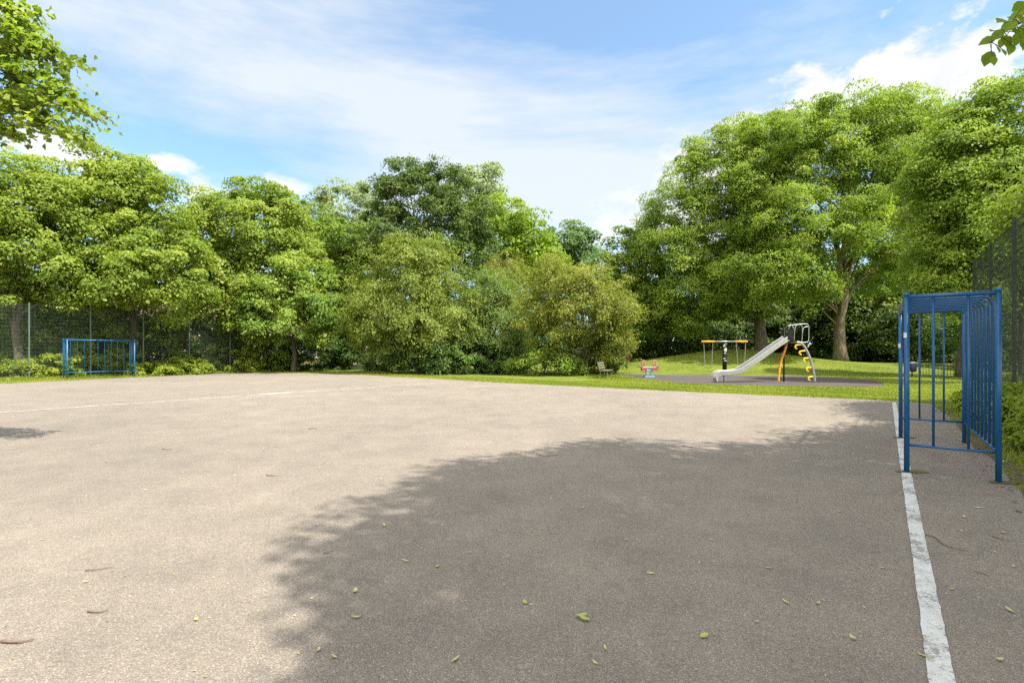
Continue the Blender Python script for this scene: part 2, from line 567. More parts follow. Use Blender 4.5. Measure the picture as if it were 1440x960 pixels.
def limbs(mb, base, top, r0, targets, rng, fork=.35, n=6, sub=0, rl=.38, rmin=.018, bend=.25):
    """trunk from base to top, limbs reaching the targets"""
    base, top = Vector(base), Vector(top)
    H = (top - base).length
    k = 9
    tp = []
    for i in range(k + 1):
        t = i / k
        p = base.lerp(top, t)
        p += Vector((rng.normal() * .018, rng.normal() * .018, 0)) * H * math.sin(t * math.pi) * .8
        tp.append(p)
    tp = smooth_path(tp, 2)
    tr = []
    for i in range(len(tp)):
        t = i / (len(tp) - 1)
        flare = 1 + .55 * math.exp(-t * H / .55)
        tr.append(max(rmin, r0 * flare * (1 - .35 * t - .5 * sstep(fork * .8, min(1, fork + .45), t))))
    tp[0].z -= .15
    mb.tube(tp, tr, 9 if r0 > .2 else n)
    paths = []
    for tg in targets:
        tg = Vector(tg)
        t = min(.97, max(fork, fork + (1 - fork) * rng.random() * .75))
        ht = (tg.z - base.z) / max(H, .1)
        t = min(t, max(fork, ht * .8))
        i = int(t * (len(tp) - 1))
        st = tp[i]; rs = tr[i]
        v = tg - st
        ctl = st + v * .45 + Vector((0, 0, 1)) * v.length * bend * (.4 + rng.random()) + Vector((rng.normal(), rng.normal(), 0)) * v.length * .06
        pts = bez(st, ctl, tg, 8)
        for q in pts[2:-1]:
            q += Vector((rng.normal(), rng.normal(), rng.normal())) * v.length * .012
        ra = min(rs * .75, max(rmin * 1.7, r0 * rl * (.6 + .5 * rng.random())))
        rr = [max(rmin, ra * (1 - .9 * j / 8)) for j in range(9)]
        mb.tube(pts, rr, n, cap=False)
        paths.append((pts, rr))
    return paths


def sublimbs(mb, paths, targets, rng, n=5, rmin=.012):
    for tg in targets:
        tg = Vector(tg)
        best = None
        for pts, rr in paths:
            for j in range(2, 7):
                d = (pts[j] - tg).length + .3 * rng.random()
                if best is None or d < best[0]: best = (d, pts[j], rr[j])
        if best is None: continue
        st = best[1]; v = tg - st
        pts = bez(st, st + v * .5 + Vector((0, 0, .15 * v.length)), tg, 5)
        mb.tube(pts, [max(rmin, best[2] * .6 * (1 - .8 * j / 5)) for j in range(6)], n, cap=False)


def lower(lst, d, lim=265):
    return [(q[0], q[1] + (d if q[1] < lim else 0), *q[2:]) for q in lst]


def tree(name, label, base, r0, lobes, leaf, bark, n, m, L, s, seed, cat='tree', group=None, topf=.8, fork=.3, nl=14, ns=20,
         droop=0., extra_limbs=None, **kw):
    rng = np.random.default_rng(seed + 1000)
    bz = ground_z(base[0], base[1])
    b = (base[0], base[1], bz)
    root = empty(name, b, label, cat, group)
    lean = kw.pop('lean', .5); rl = kw.pop('rl', .38); rmin = kw.pop('rmin', .018)
    lo = np.array(lobes)
    wsum = (lo[:, 3] * lo[:, 5])
    cx = (lo[:, 0] * wsum).sum() / wsum.sum(); cy = (lo[:, 1] * wsum).sum() / wsum.sum()
    ztop = (lo[:, 2] + lo[:, 5] * .5).max()
    crown, p, nn = foliage('crown', lobes, n, m, L, s, leaf, seed, droop=droop, off=b, parent=root, **kw)
    mb = MB()
    top = (base[0] + (cx - base[0]) * lean, base[1] + (cy - base[1]) * lean, bz + (ztop - bz) * topf)
    idx = rng.choice(len(p), nl, replace=False)
    tg = [tuple(l[:3]) for l in lobes] + [tuple(p[i]) for i in idx]
    paths = limbs(mb, b, top, r0, tg, rng, fork, rl=rl, rmin=rmin)
    idx = rng.choice(len(p), min(ns, len(p)), replace=False)
    sublimbs(mb, paths, [tuple(p[i]) for i in idx], rng, rmin=rmin * .66)
    if extra_limbs: extra_limbs(mb, b)
    mb.build('trunk', bark, root, off=b)
    return root


def shrub(name, label, base, lobes, leaf, n, m, L, s, seed, group=None, cat='bush', stems=7, **kw):
    b = (base[0], base[1], ground_z(base[0], base[1]))
    rng = np.random.default_rng(seed + 500)
    root = empty(name, b, label, cat, group)
    _, p, nn = foliage('leaves', lobes, n, m, L, s, leaf, seed, off=b, parent=root, **kw)
    mb = MB()
    for i in rng.choice(len(p), stems, replace=False):
        q = Vector(p[i]); st = Vector(b) + Vector((rng.normal() * .15, rng.normal() * .15, -.05))
        mb.tube(bez(st, st.lerp(q, .5) + Vector((0, 0, .25)), q, 5), [.025, .022, .018, .014, .01, .008], 5, cap=False)
    mb.build('stem', M['bark'], root, off=b)
    return root


# ------------------------------------------------------------------ setting: ground, court, lines
def build_ground():
    def axis(lo, hi, near, step):
        a = list(np.arange(-near, near + .01, step))
        x = near; st = step
        ext = []
        while x < hi:
            st *= 1.45; x += st; ext.append(x)
        x = -near; st = step; ext2 = []
        while x > lo:
            st *= 1.45; x -= st; ext2.append(x)
        return ext2[::-1] + a + ext
    xs = axis(-900, 900, 50, .8); ys = axis(-900, 900, 64, .8)
    rng = random.Random(3)
    vs = []
    for y in ys:
        for x in xs:
            vs.append((x, y, ground_z(x, y)))
    nx = len(xs)
    fs = [(j * nx + i, j * nx + i + 1, (j + 1) * nx + i + 1, (j + 1) * nx + i) for j in range(len(ys) - 1) for i in range(nx - 1)]
    mb = MB(); mb.add(vs, fs, True)
    o = mb.build('ground', M['ground'])
    tag(o, 'mown green grass ground with low mound behind the playground', None, None, 'structure')


build_ground()


def sheet(name, poly, z, mat, label=None, kind='structure', jitter=0., step=.4, seed=1, cat=None):
    rng = random.Random(seed)
    pts = []
    n = len(poly)
    for i in range(n):
        a = Vector((*poly[i], 0)); b = Vector((*poly[(i + 1) % n], 0))
        L = (b - a).length
        k = max(1, int(L / step)) if jitter else 1
        nr = Vector((-(b - a).y, (b - a).x, 0)).normalized()
        ph = rng.random() * 9
        for j in range(k):
            t = j / k
            q = a.lerp(b, t)
            if jitter and j: q += nr * (jitter * (rng.random() - .5) + jitter * .9 * math.sin(t * L * .9 + ph) * .5)
            pts.append((q.x, q.y, z))
    me = bpy.data.meshes.new(name)
    bm = bmesh.new()
    f = bm.faces.new([bm.verts.new(p) for p in pts])
    if f.normal.z < 0 or f.calc_area() == 0: pass
    bm.normal_update()
    if f.normal.z < 0: f.normal_flip()
    bmesh.ops.triangulate(bm, faces=[f])
    bm.to_mesh(me); bm.free()
    me.materials.append(mat)
    o = link(name, me)
    tag(o, label, cat, None, kind)
    return o


RIGHT_L = 1.08
court_poly = [W(RIGHT_L, -16), W(RIGHT_L, 2), W(RIGHT_L + .02, 7), W(RIGHT_L + .05, 12), W(RIGHT_L, 18.2), W(.1, 18.75), G(1000, 552), G(850, 545), G(690, 537.0),
              G(600, 531.8), G(500, 526.3), G(430, 524.6), G(350, 524), G(270, 526.6), G(190, 530.2), G(90, 535.2), G(0, 539.5), (-31, 21), W(-38, -16)]
sheet('court_asphalt', court_poly, .004, M['asphalt'], 'worn pinkish grey asphalt of the ball court', jitter=.07, step=.35)
sheet('soil_strip', [W(RIGHT_L - .1, -8), W(2.7, -8), W(2.9, 8), W(2.5, 13), W(1.9, 16), W(RIGHT_L - .1, 17)], .002, M['soil'], 'bare earth strip between court and tall fence', jitter=.35, step=.4, seed=5)
sheet('safety_surface', [G(866, 526), G(900, 524.5), G(960, 524), G(1060, 527), G(1150, 529.5), G(1230, 535), G(1245, 541), G(1235, 544.5), G(1150, 543.5), G(1060, 542.5),
                         G(980, 540), G(930, 536), G(890, 531)], .008, M['safety'], 'dark rubber safety surface under the playground equipment', jitter=.12, step=.5, seed=8)
sheet('gravel_path', [(-18, 46.5), (-10, 45.5), (-2, 46), (-2, 48), (-10, 47.6), (-18, 49)], .005, M['path'], 'pale gravel path behind the trees', jitter=.1, seed=4)
sheet('park_path', [(8.6, 33.2), (10.6, 42), (11.3, 60), (9.3, 60), (8.6, 42), (6.6, 33.6)], .006, M['path'], 'narrow trodden path beside the mound', jitter=.1, seed=6)


def paint_line(name, l, s0, s1, w, label, seed):
    """painted stripe with ragged edges"""
    rng = random.Random(seed)
    vs = []; fs = []
    n = int((s1 - s0) / .06)
    for i in range(n + 1):
        s = s0 + (s1 - s0) * i / n
        a, b = rng.uniform(-.004, .004), rng.uniform(-.004, .004)
        vs += [(*W(l - w / 2 + a, s), .008), (*W(l + w / 2 + b, s), .008)]
    fs = [(2 * i, 2 * i + 1, 2 * i + 3, 2 * i + 2) for i in range(n)]
    mb = MB(); mb.add(vs, fs)
    return tag(mb.build(name, M['line']), label, None, None, 'structure')


paint_line('goal_line', .2, -12, 18.0, .096, 'worn white goal line running past the near blue goal', 1)
paint_line('halfway_line', -17.0, -12, 16.6, .085, 'faded white halfway line across the sunlit court', 2)
ln = [W(-17.35, 8.2), W(-16.62, 8.2), W(-16.62, 9.9), W(-17.35, 9.9)]
mb = MB()
for a, b, c_, d_ in ((-17.22, -17.05, 8.5, 9.6),):
    mb.add([(*W(a, c_), .0085), (*W(b, c_ - .1), .0085), (*W(b, d_), .0085), (*W(a, d_ - .15), .0085)], [(0, 1, 2, 3)])
tag(mb.build('centre_mark', M['line']), 'worn white centre mark on the halfway line', None, None, 'structure')


# ------------------------------------------------------------------ goals
def make_goal(label, group, rb, paint):
    """local frame: x along the mouth (0..Wd), y backwards (0..D), z up"""
    Wd, D, H = 3.0, .80, 2.13
    root = empty('tube_goal', (0, 0, 0), label, 'goal', group)
    r = .028
    mb = MB()
    rail = .33
    # front frame
    parts = {}
    for x in (0, Wd):
        a = MB(); a.tube([(x, 0, -.05), (x, 0, H)], r, 14)
        a.lathe((x, 0, H - .01), [(r + .004, 0), (r + .004, .028), (.02, .042), (0.002, .046)], 14)
        a.build('front_post', paint, root)
        a = MB(); a.tube([(x, D, -.05), (x, D, H)], r, 14)
        a.lathe((x, D, H - .01), [(r + .004, 0), (r + .004, .028), (.02, .042), (0.002, .046)], 14)
        a.build('rear_post', paint, root)
        a = MB()
        a.tube([(x, 0, H - .02), (x, D, H - .02)], r * .9, 12)
        a.tube([(x, 0, rail), (x, D, rail)], rb * 1.15, 10)
        for k in (1, 2):
            y = D * k / 3 + (.02 if k == 2 else -.02)
            a.tube([(x, y, rail), (x, y, H - .03)], rb, 10)
        a.build('side_frame', paint, root)
    a = MB(); a.tube([(0, 0, H - .02), (Wd, 0, H - .02)], r, 14); a.build('crossbar', paint, root)
    a = MB(); a.tube([(0, D, rail), (Wd, D, rail)], rb * 1.15, 10); a.build('rear_rail', paint, root)
    for k in range(1, 10):
        x = Wd * k / 10
        a = MB()
        pts = [(x, 0, H - .035), (x, D - .1, H - .035)]
        pts += [(x, D - .1 + .1 * math.sin(t), H - .135 + .1 * math.cos(t)) for t in [math.pi / 2 * i / 5 for i in range(1, 6)]]
        pts += [(x, D, rail)]
        a.tube(pts, rb, 10)
        a.build('bent_bar', paint, root)
    return root


def sticker(root, x, y, z, h=.05):
    a = MB()
    pr = .0305
    vs = []; n = 6
    for k in range(n + 1):
        t = math.pi + math.pi * (k / n) 
        vs += [(x + pr * math.cos(t), y + pr * math.sin(t), z), (x + pr * math.cos(t), y + pr * math.sin(t), z + h)]
    a.add(vs, [(2 * k, 2 * k + 2, 2 * k + 3, 2 * k + 1) for k in range(n)], True)
    a.build('sticker', M['sticker'], root)


def copy_tree(o, parent=None):
    kids = [c for c in bpy.data.objects if c.parent == o]
    c = o.copy(); col.objects.link(c); c.parent = parent
    for k in kids: copy_tree(k, c)
    return c


# near goal: mouth looks left (court side); x along d1 = (.6,.8), back along (.8,-.6) => local y must map to (.8,-.6): mirrored, so rotate
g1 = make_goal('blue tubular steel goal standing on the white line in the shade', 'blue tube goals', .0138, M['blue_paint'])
g2 = make_goal('small', 'blue tube goals', .0172, M['blue_sunlit'])
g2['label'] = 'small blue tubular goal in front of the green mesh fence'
# rotation taking local x -> -d1 , local y -> (.8,-.6)
th = math.atan2(-.8, -.6)
P1 = (4.765, 6.01)
p2 = (P1[0] + .6 * 3.0, P1[1] + .8 * 3.0)
g1.location = (p2[0], p2[1], .004); g1.rotation_euler = (0, 0, th)
sticker(g1, 3.0, 0, 1.62, .06); sticker(g1, 0, 0, 1.52, .075)
# far goal: local x -> d1, local y -> (-.8,.6)
th2 = math.atan2(.8, .6)
g2.location = (-23.9, 26.75, .004); g2.rotation_euler = (0, 0, th2)

# soil in the broken asphalt round the near goal's posts
rng = random.Random(11)
for q, lab in ((P1, 'dark broken asphalt patch round the front post of near goal'), ((P1[0] + .8 * .8, P1[1] - .6 * .8), 'dark soil patch round the rear post of near goal'),
               (p2, 'dark broken asphalt patch round the far front post of near goal')):
    pts = []
    for k in range(18):
        a = 2 * math.pi * k / 18
        rr = .09 * (1 + .5 * rng.random()) * (1.5 if abs(math.cos(a)) > .8 else 1)
        pts.append((q[0] + .06 + rr * math.cos(a), q[1] + rr * .8 * math.sin(a)))
    o = sheet('worn_patch', pts, .0105, M['soil'], lab, 'structure')

# ------------------------------------------------------------------ mesh fences
def fence(name, label, l, posts, H, mat, pmat, dv=.05, post_r=.028, wr=.0019):
    o0 = W(l, posts[0])
    root = empty(name, (o0[0], o0[1], 0), label, 'fence')
    off = (o0[0], o0[1], 0)
    for s in posts:
        a = MB(); x, y = W(l, s)
        a.box((x, y, H / 2), (post_r * 2, post_r * 2, H + .1), rz=math.atan2(.8, .6))
        a.box((x, y, H + .055), (post_r * 2 + .01, post_r * 2 + .01, .012), rz=math.atan2(.8, .6))
        a.build('post', pmat, root, off)
    for s0, s1 in zip(posts[:-1], posts[1:]):
        a = MB()
        n = int((s1 - s0) / dv)
        for k in range(1, n):
            x, y = W(l, s0 + (s1 - s0) * k / n)
            a.box((x, y, H / 2 + .05), (wr * 2, wr * 2, H - .15), rz=.93)
        nz = int(H / .2)
        for k in range(nz + 1):
            z = .1 + (H - .15) * k / nz
            for e in (-.009, .009):
                a.bar((*W(l + e, s0 + post_r), z), (*W(l + e, s1 - post_r), z), wr * 2, wr * 2)
        a.build('mesh_panel', mat, root, off)
    return root


FL = -36.75
sl = .6 * -25.3 + .8 * 27.8
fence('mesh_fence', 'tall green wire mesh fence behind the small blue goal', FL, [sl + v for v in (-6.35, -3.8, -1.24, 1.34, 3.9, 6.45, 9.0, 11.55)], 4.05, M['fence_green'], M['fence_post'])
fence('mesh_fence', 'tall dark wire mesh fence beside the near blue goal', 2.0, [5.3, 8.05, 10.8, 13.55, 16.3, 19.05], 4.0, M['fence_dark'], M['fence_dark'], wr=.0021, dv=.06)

# ------------------------------------------------------------------ playground
def make_slide():
    Y = 24.0
    X = lambda px: (px - 720) / F * Y
    Z = lambda py: EYE - (py - HZ) / F * Y
    b = (X(1075), Y, .008)
    root = empty('playground_slide', b, 'steel playground slide with orange leg and yellow arched climbing steps', 'slide')
    # chute: sweep a U section along a path in x-z
    path = smooth_path([(X(1108), Y, Z(477)), (X(1090), Y, Z(489)), (X(1068), Y, Z(505)), (X(1050), Y, Z(517)), (X(1038), Y, Z(524)), (X(1024), Y, Z(526.5)), (X(1012), Y, Z(527)), (X(1006.5), Y, Z(530)), (X(1006), Y, Z(536))], 5)
    hw, lip, th_ = .27, .19, .012
    sec = [(-hw - .02, lip), (-hw, lip + .015), (-hw + .015, lip), (-hw + .03, .03), (-hw + .07, .008), (0, 0), (hw - .07, .008), (hw - .03, .03), (hw - .015, lip), (hw, lip + .015), (hw + .02, lip),
           (hw + .012, -.01), (hw - .04, -.03), (-hw + .04, -.03), (-hw - .012, -.01)]
    vs = []; fs = []; n = len(sec)
    for i, p in enumerate(path):
        t = (path[min(i + 1, len(path) - 1)] - path[max(i - 1, 0)]).normalized()
        up = Vector((t.z, 0, -t.x));
        if up.z < 0 and i < len(path) * .8: up = -up
        up = Vector((-t.z, 0, t.x)) if (Vector((-t.z, 0, t.x)).z > 0) else Vector((t.z, 0, -t.x))
        if t.z < -.9: up = Vector((-1, 0, 0)) * -1 if False else Vector((-abs(t.z), 0, abs(t.x)))
        k = 1 - .75 * sstep(len(path) - 9, len(path) - 2, i)
        for a, h in sec:
            vs.append(p + Vector((0, a * 1.0, 0)) + up * (h * (k if h > 0 else 1)))
    for i in range(len(path) - 1):
        for k in range(n):
            fs.append((i * n + k, i * n + (k + 1) % n, (i + 1) * n + (k + 1) % n, (i + 1) * n + k))
    a = MB(); a.add(vs, fs, False)
    fs2 = [tuple(range(n)), tuple(range((len(path) - 1) * n, len(path) * n))[::-1]]
    a.f += fs2; a.sm += [False, False]
    a.build('chute', M['steel'], root, b)
    # grey arch
    a = MB()
    arch = smooth_path([(X(1110), Y - .1, Z(481)), (X(1120), Y - .1, Z(481)), (X(1128), Y - .1, Z(485.5)), (X(1135), Y - .1, Z(498)), (X(1140), Y - .1, Z(513)), (X(1143), Y - .1, Z(527)), (X(1144), Y - .1, 0)], 6)
    a.tube(arch, .058, 12); a.build('climbing_arch', M['steel_grey'], root, b)
    # yellow hook steps
    for px, py, axp in ((1117, 485, 1128), (1123, 493.5, 1132.5), (1129, 503.5, 1137), (1133, 516.5, 1141), (1135.5, 529.5, 1143)):
        a = MB()
        a.tube(smooth_path([(X(axp), Y - .1, Z(py) + .02), (X(px + 3), Y - .1, Z(py)), (X(px), Y - .1, Z(py) - .03), (X(px - .5), Y - .1, Z(py) - .12), (X(px + 2), Y - .1, Z(py) - .19)], 4), .034, 10)
        a.build('step', M['yellow'], root, b)
    # orange leg with short rungs
    a = MB()
    leg = smooth_path([(X(1110), Y + .15, Z(478)), (X(1107), Y + .15, Z(490)), (X(1101), Y + .15, Z(508)), (X(1098), Y + .15, Z(524)), (X(1097), Y + .15, 0)], 5)
    a.tube(leg, .05, 12)
    lo = a.build('leg', M['orange'], root, b); lo['label'] = 'curved orange leg under the platform'
    for py, x0 in ((484, 1108.5), (497, 1104.5), (511, 1100.5)):
        a = MB(); a.tube([(X(x0), Y + .15, Z(py)), (X(x0 - 6), Y + .2, Z(py) - .01)], .024, 8)
        a.build('rung', M['redcoat'], root, b)
    a = MB(); a.tube([(X(1107), Y + .3, 0), (X(1107.5), Y + .3, Z(460))], .035, 10)
    lo = a.build('leg', M['black'], root, b); lo['label'] = 'straight black leg under the platform'
    # platform + guard panels
    a = MB(); a.box((X(1111), Y + .05, Z(480)), (.42, .62, .05)); a.build('platform', M['black'], root, b)
    for yy in (-.28, .34):
        a = MB()
        a.box((X(1107), Y + yy, Z(470.5)), (.27, .03, .52))
        a.build('guard_panel', M['black'], root, b)
    # handrails
    for yy in (-.24, .30):
        a = MB()
        a.tube(smooth_path([(X(1112.5), Y + yy, Z(480)), (X(1113.5), Y + yy, Z(466)), (X(1115), Y + yy, Z(459)), (X(1120), Y + yy, Z(456.3)), (X(1130), Y + yy, Z(456)), (X(1133), Y + yy, Z(459)),
                            (X(1133.2), Y + yy, Z(470)), (X(1132.5), Y + yy, Z(479.5)), (X(1128), Y + yy, Z(481.3)), (X(1114), Y + yy, Z(481.5))], 4), .017, 8)
        a.build('handrail', M['steel_grey'], root, b)
    a = MB()
    a.tube(smooth_path([(X(1132.5), Y - .24, Z(459.5)), (X(1127), Y - .24, Z(460.5)), (X(1125), Y - .24, Z(464)), (X(1124), Y - .24, Z(471))], 4), .018, 8)
    a.build('grab_rail', M['steel_grey'], root, b)
    a = MB()
    a.tube(smooth_path([(X(1103), Y - .28, Z(458.5)), (X(1107), Y - .28, Z(457)), (X(1110), Y - .28, Z(459)), (X(1111.5), Y - .28, Z(463))], 4), .02, 8)
    a.build('grab_rail', M['steel_grey'], root, b)
    # lower support of the chute
    a = MB(); a.tube([(X(1018), Y, 0), (X(1018), Y, Z(527))], .03, 8); a.build('leg', M['steel_grey'], root, b)


make_slide()


def make_swing():
    Y = 31.5
    X = lambda px: (px - 720) / F * Y
    Hh = 2.12
    b = (X(1019), Y, .008)
    root = empty('tee_swing', b, 'black post swing with orange ended crossbar and two chain hung seats', 'swing')
    g0 = 0
    a = MB(); a.tube([(b[0], Y, -.05), (b[0], Y, 2.05)], .13, 16); a.build('post', M['black'], root, b)
    a = MB()
    rng = random.Random(2)
    for z, hgt in ((1.95, .02), (1.8, .10), (1.62, .06), (1.5, .09), (1.36, .05), (1.02, .05), (.88, .035)):
        # worn white paint marks, half way round the post
        a = MB(); n = 8; vs = []
        a0 = math.pi * (1.15 + .2 * rng.random()); a1 = a0 + math.pi * rng.uniform(.25, .6)
        for k in range(n + 1):
            t = a0 + (a1 - a0) * k / n
            vs += [(b[0] + .133 * math.cos(t), Y + .133 * math.sin(t), z + .02 * rng.random()), (b[0] + .133 * math.cos(t), Y + .133 * math.sin(t), z + hgt + .02 * rng.random())]
        a.add(vs, [(2 * k, 2 * k + 2, 2 * k + 3, 2 * k + 1) for k in range(n)], True)
        a.build('white_mark', M['sticker'], root, b)
    a = MB(); a.tube([(X(1003), Y, Hh), (X(1035), Y, Hh)], .045, 10); a.build('crossbar', M['steel_grey'], root, b)
    a = MB(); a.lathe((b[0], Y, 2.02), [(.135, 0), (.135, .04), (.07, .1)], 14); a.build('post_cap', M['black'], root, b)
    for x0, x1 in ((986.5, 1004.5), (1033.5, 1051)):
        a = MB(); a.tube([(X(x0), Y, Hh), (X(x1), Y, Hh)], .062, 12); a.build('bar_sleeve', M['orange'], root, b)
    for (t0, t1, s0, s1) in ((989.5, 1002.5, 991.5, 1000.5), (1035.5, 1048.5, 1037.5, 1046.5)):
        for tt, ss in ((t0, s0), (t1, s1)):
            a = MB(); n = 26
            p0, p1 = Vector((X(tt), Y, Hh - .08)), Vector((X(ss), Y - .02, .47))
            for k in range(n):
                c = p0.lerp(p1, (k + .5) / n)
                ring = [c + Vector(((.018 * math.cos(q) if k % 2 else 0), (0 if k % 2 else .018 * math.cos(q)), .042 * math.sin(q))) for q in [2 * math.pi * j / 8 for j in range(8)]]
                a.tube(ring, .008, 5, closed=True)
            a.build('chain', M['steel'], root, b)
        a = MB()
        a.add([(X(s0), Y - .12, .45), (X(s1), Y - .12, .45), (X(s1), Y + .08, .45), (X(s0), Y + .08, .45), (X(s0), Y - .12, .475), (X(s1), Y - .12, .475), (X(s1), Y + .08, .475), (X(s0), Y + .08, .475)],
              [(3, 2, 1, 0), (4, 5, 6, 7), (0, 1, 5, 4), (1, 2, 6, 5), (2, 3, 7, 6), (3, 0, 4, 7)])
        a.build('seat', M['rubber_black'], root, b)


make_swing()


def make_rocker():
    Y = 28.8
    X = lambda px: (px - 720) / F * Y
    b = (X(912.5), Y, .008)
    root = empty('spring_seesaw', b, 'small pink and blue grey two seat spring seesaw', 'seesaw')
    a = MB(); a.box((b[0], Y, .05), (.55, .45, .10)); a.build('base', M['teal'], root, b)
    for dx in (-.13, .13):
        a = MB()
        pts = [(b[0] + dx + .075 * math.cos(t), Y + .075 * math.sin(t), .1 + .40 * t / (2 * math.pi * 5)) for t in [2 * math.pi * 5 * k / 70 for k in range(71)]]
        a.tube(pts, .022, 7); a.build('spring', M['teal'], root, b)
    a = MB(); a.prism([(b[0] - .2, .36), (b[0] + .2, .36), (b[0] + .27, .56), (b[0] - .27, .56)], Y - .06, Y + .06); a.build('bracket', M['teal'], root, b)
    a = MB(); a.box((b[0], Y, .575), (1.22, .2, .035)); a.build('board', M['palegrey'], root, b)
    for sx in (-1, 1):
        cx = b[0] + sx * .31
        a = MB()
        ring = [(cx + .10 * math.cos(t), Y, .83 + .135 * math.sin(t)) for t in [2 * math.pi * k / 16 for k in range(16)]]
        a.tube(ring, .036, 8, closed=True)
        a.box((cx, Y, .65), (.10, .05, .12))
        a.build('handle_ring', M['pink'], root, b)
        a = MB(); a.prism([(cx - .12, .38), (cx + .14, .38), (cx + .19, .557), (cx - .16, .557)], Y - .12, Y + .12)
        a.build('side_panel', M['maroon'], root, b)
        a = MB(); a.box((b[0] + sx * .5, Y, .607), (.2, .26, .03)); a.build('seat', M['maroon'], root, b)
        a = MB(); a.tube([(cx, Y - .22, .74), (cx, Y + .22, .74)], .014, 7); a.build('grip', M['black'], root, b)


make_rocker()


def make_bench():
    b = (*G(853, 531.5), 0)
    root = empty('park_bench', b, 'weathered mossy wooden bench standing in long grass near the playground', 'bench', rz=R(68))
    Lh = .8
    for k in range(4):
        a = MB(); a.box((0, -.18 + .12 * k, .44), (Lh * 2, .095, .035)); a.build('seat_slat', M['moss_wood'], root)
    for k in range(3):
        a = MB(); a.box((0, .27 + .035 * k, .58 + .13 * k), (Lh * 2, .03, .095), M=Matrix.Rotation(R(-14), 3, 'X')); a.build('back_slat', M['moss_wood'], root)
    for sx in (-.6, .6):
        a = MB()
        a.box((sx, -.16, .21), (.06, .06, .43)); a.box((sx, .22, .21), (.06, .06, .43)); a.box((sx, .03, .4), (.055, .46, .05))
        a.bar((sx, .24, .4), (sx, .37, .92), .055, .05)
        a.build('leg_frame', M['moss_wood'], root)


make_bench()

# litter bin on the grass right of the playground
b = (23.55, 29.3, ground_z(23.55, 29.3))
_bin = root = empty('litter_bin', b, 'dark blue rounded litter bin on a post on the grass', 'bin')
a = MB(); a.tube([(0, 0, -.05), (0, 0, .62)], .035, 10); a.build('post', M['black'], root)
M['navy'] = simple('navy_bin', (.02, .035, .09), (.03, .045, .11), 6, .4)
a = MB(); a.lathe((0, -.1, .32), [(.12, 0), (.19, .03), (.21, .2), (.22, .48), (.20, .52)], 18); a.build('bin_body', M['navy'], root)
a = MB(); a.lathe((0, -.1, .845), [(.225, 0), (.21, .05), (.12, .11), (.02, .13)], 18); a.build('lid', M['palegrey'], root)

_bin.scale = (.8, .8, .92)
# low railing in the distance
M['rail'] = simple('rail_green', (.02, .05, .045), None, 4, .5)
x0, y0, x1, y1 = 25.0, 30.5, 34.0, 25.0
root = empty('low_railing', (x0, y0, ground_z(x0, y0)), 'low dark green bar railing at the far edge of the grass', 'fence')
a = MB()
d = Vector((x1 - x0, y1 - y0, 0)); n = 74
for k in range(n + 1):
    q = d * (k / n); a.box((q.x, q.y, .5), (.016, .016, 1.0))
a.bar((0, 0, .95), (d.x, d.y, .95), .04, .02); a.bar((0, 0, .15), (d.x, d.y, .15), .04, .02)
a.build('rail_panel', M['rail'], root)
for k in range(6):
    a = MB(); q = d * (k / 5); a.box((q.x, q.y, .53), (.06, .06, 1.15)); a.build('post', M['rail'], root)

# ------------------------------------------------------------------ house and car far behind the trees
def brick_mat():
    m, nt, out = new_mat('beige_brick')
    tc = N(nt, 'ShaderNodeTexCoord')
    mp = N(nt, 'ShaderNodeMapping'); mp.inputs['Rotation'].default_value = (R(90), 0, 0)
    nt.links.new(tc.outputs['Object'], mp.inputs[0])
    br = N(nt, 'ShaderNodeTexBrick'); br.inputs['Scale'].default_value = 1.
    br.inputs['Brick Width'].default_value = .22; br.inputs['Row Height'].default_value = .07; br.inputs['Mortar Size'].default_value = .008
    br.inputs['Color1'].default_value = (.27, .17, .11, 1); br.inputs['Color2'].default_value = (.33, .22, .15, 1); br.inputs['Mortar'].default_value = (.3, .27, .23, 1)
    nt.links.new(mp.outputs[0], br.inputs['Vector'])
    p = N(nt, 'ShaderNodeBsdfPrincipled'); p.inputs['Roughness'].default_value = .9
    nt.links.new(br.outputs['Color'], p.inputs['Base Color']); nt.links.new(p.outputs[0], out.inputs[0])
    return m


M['brick'] = brick_mat()
M['rooftile'] = simple('roof_tile', (.08, .05, .042), (.11, .065, .05), 9, .8)
M['white_paint'] = simple('white_woodwork', (.72, .72, .69), (.64, .64, .61), 9, .5)
M['glass_dark'] = simple('window_glass', (.03, .04, .045), (.04, .05, .055), 2, .08, spec=.8)


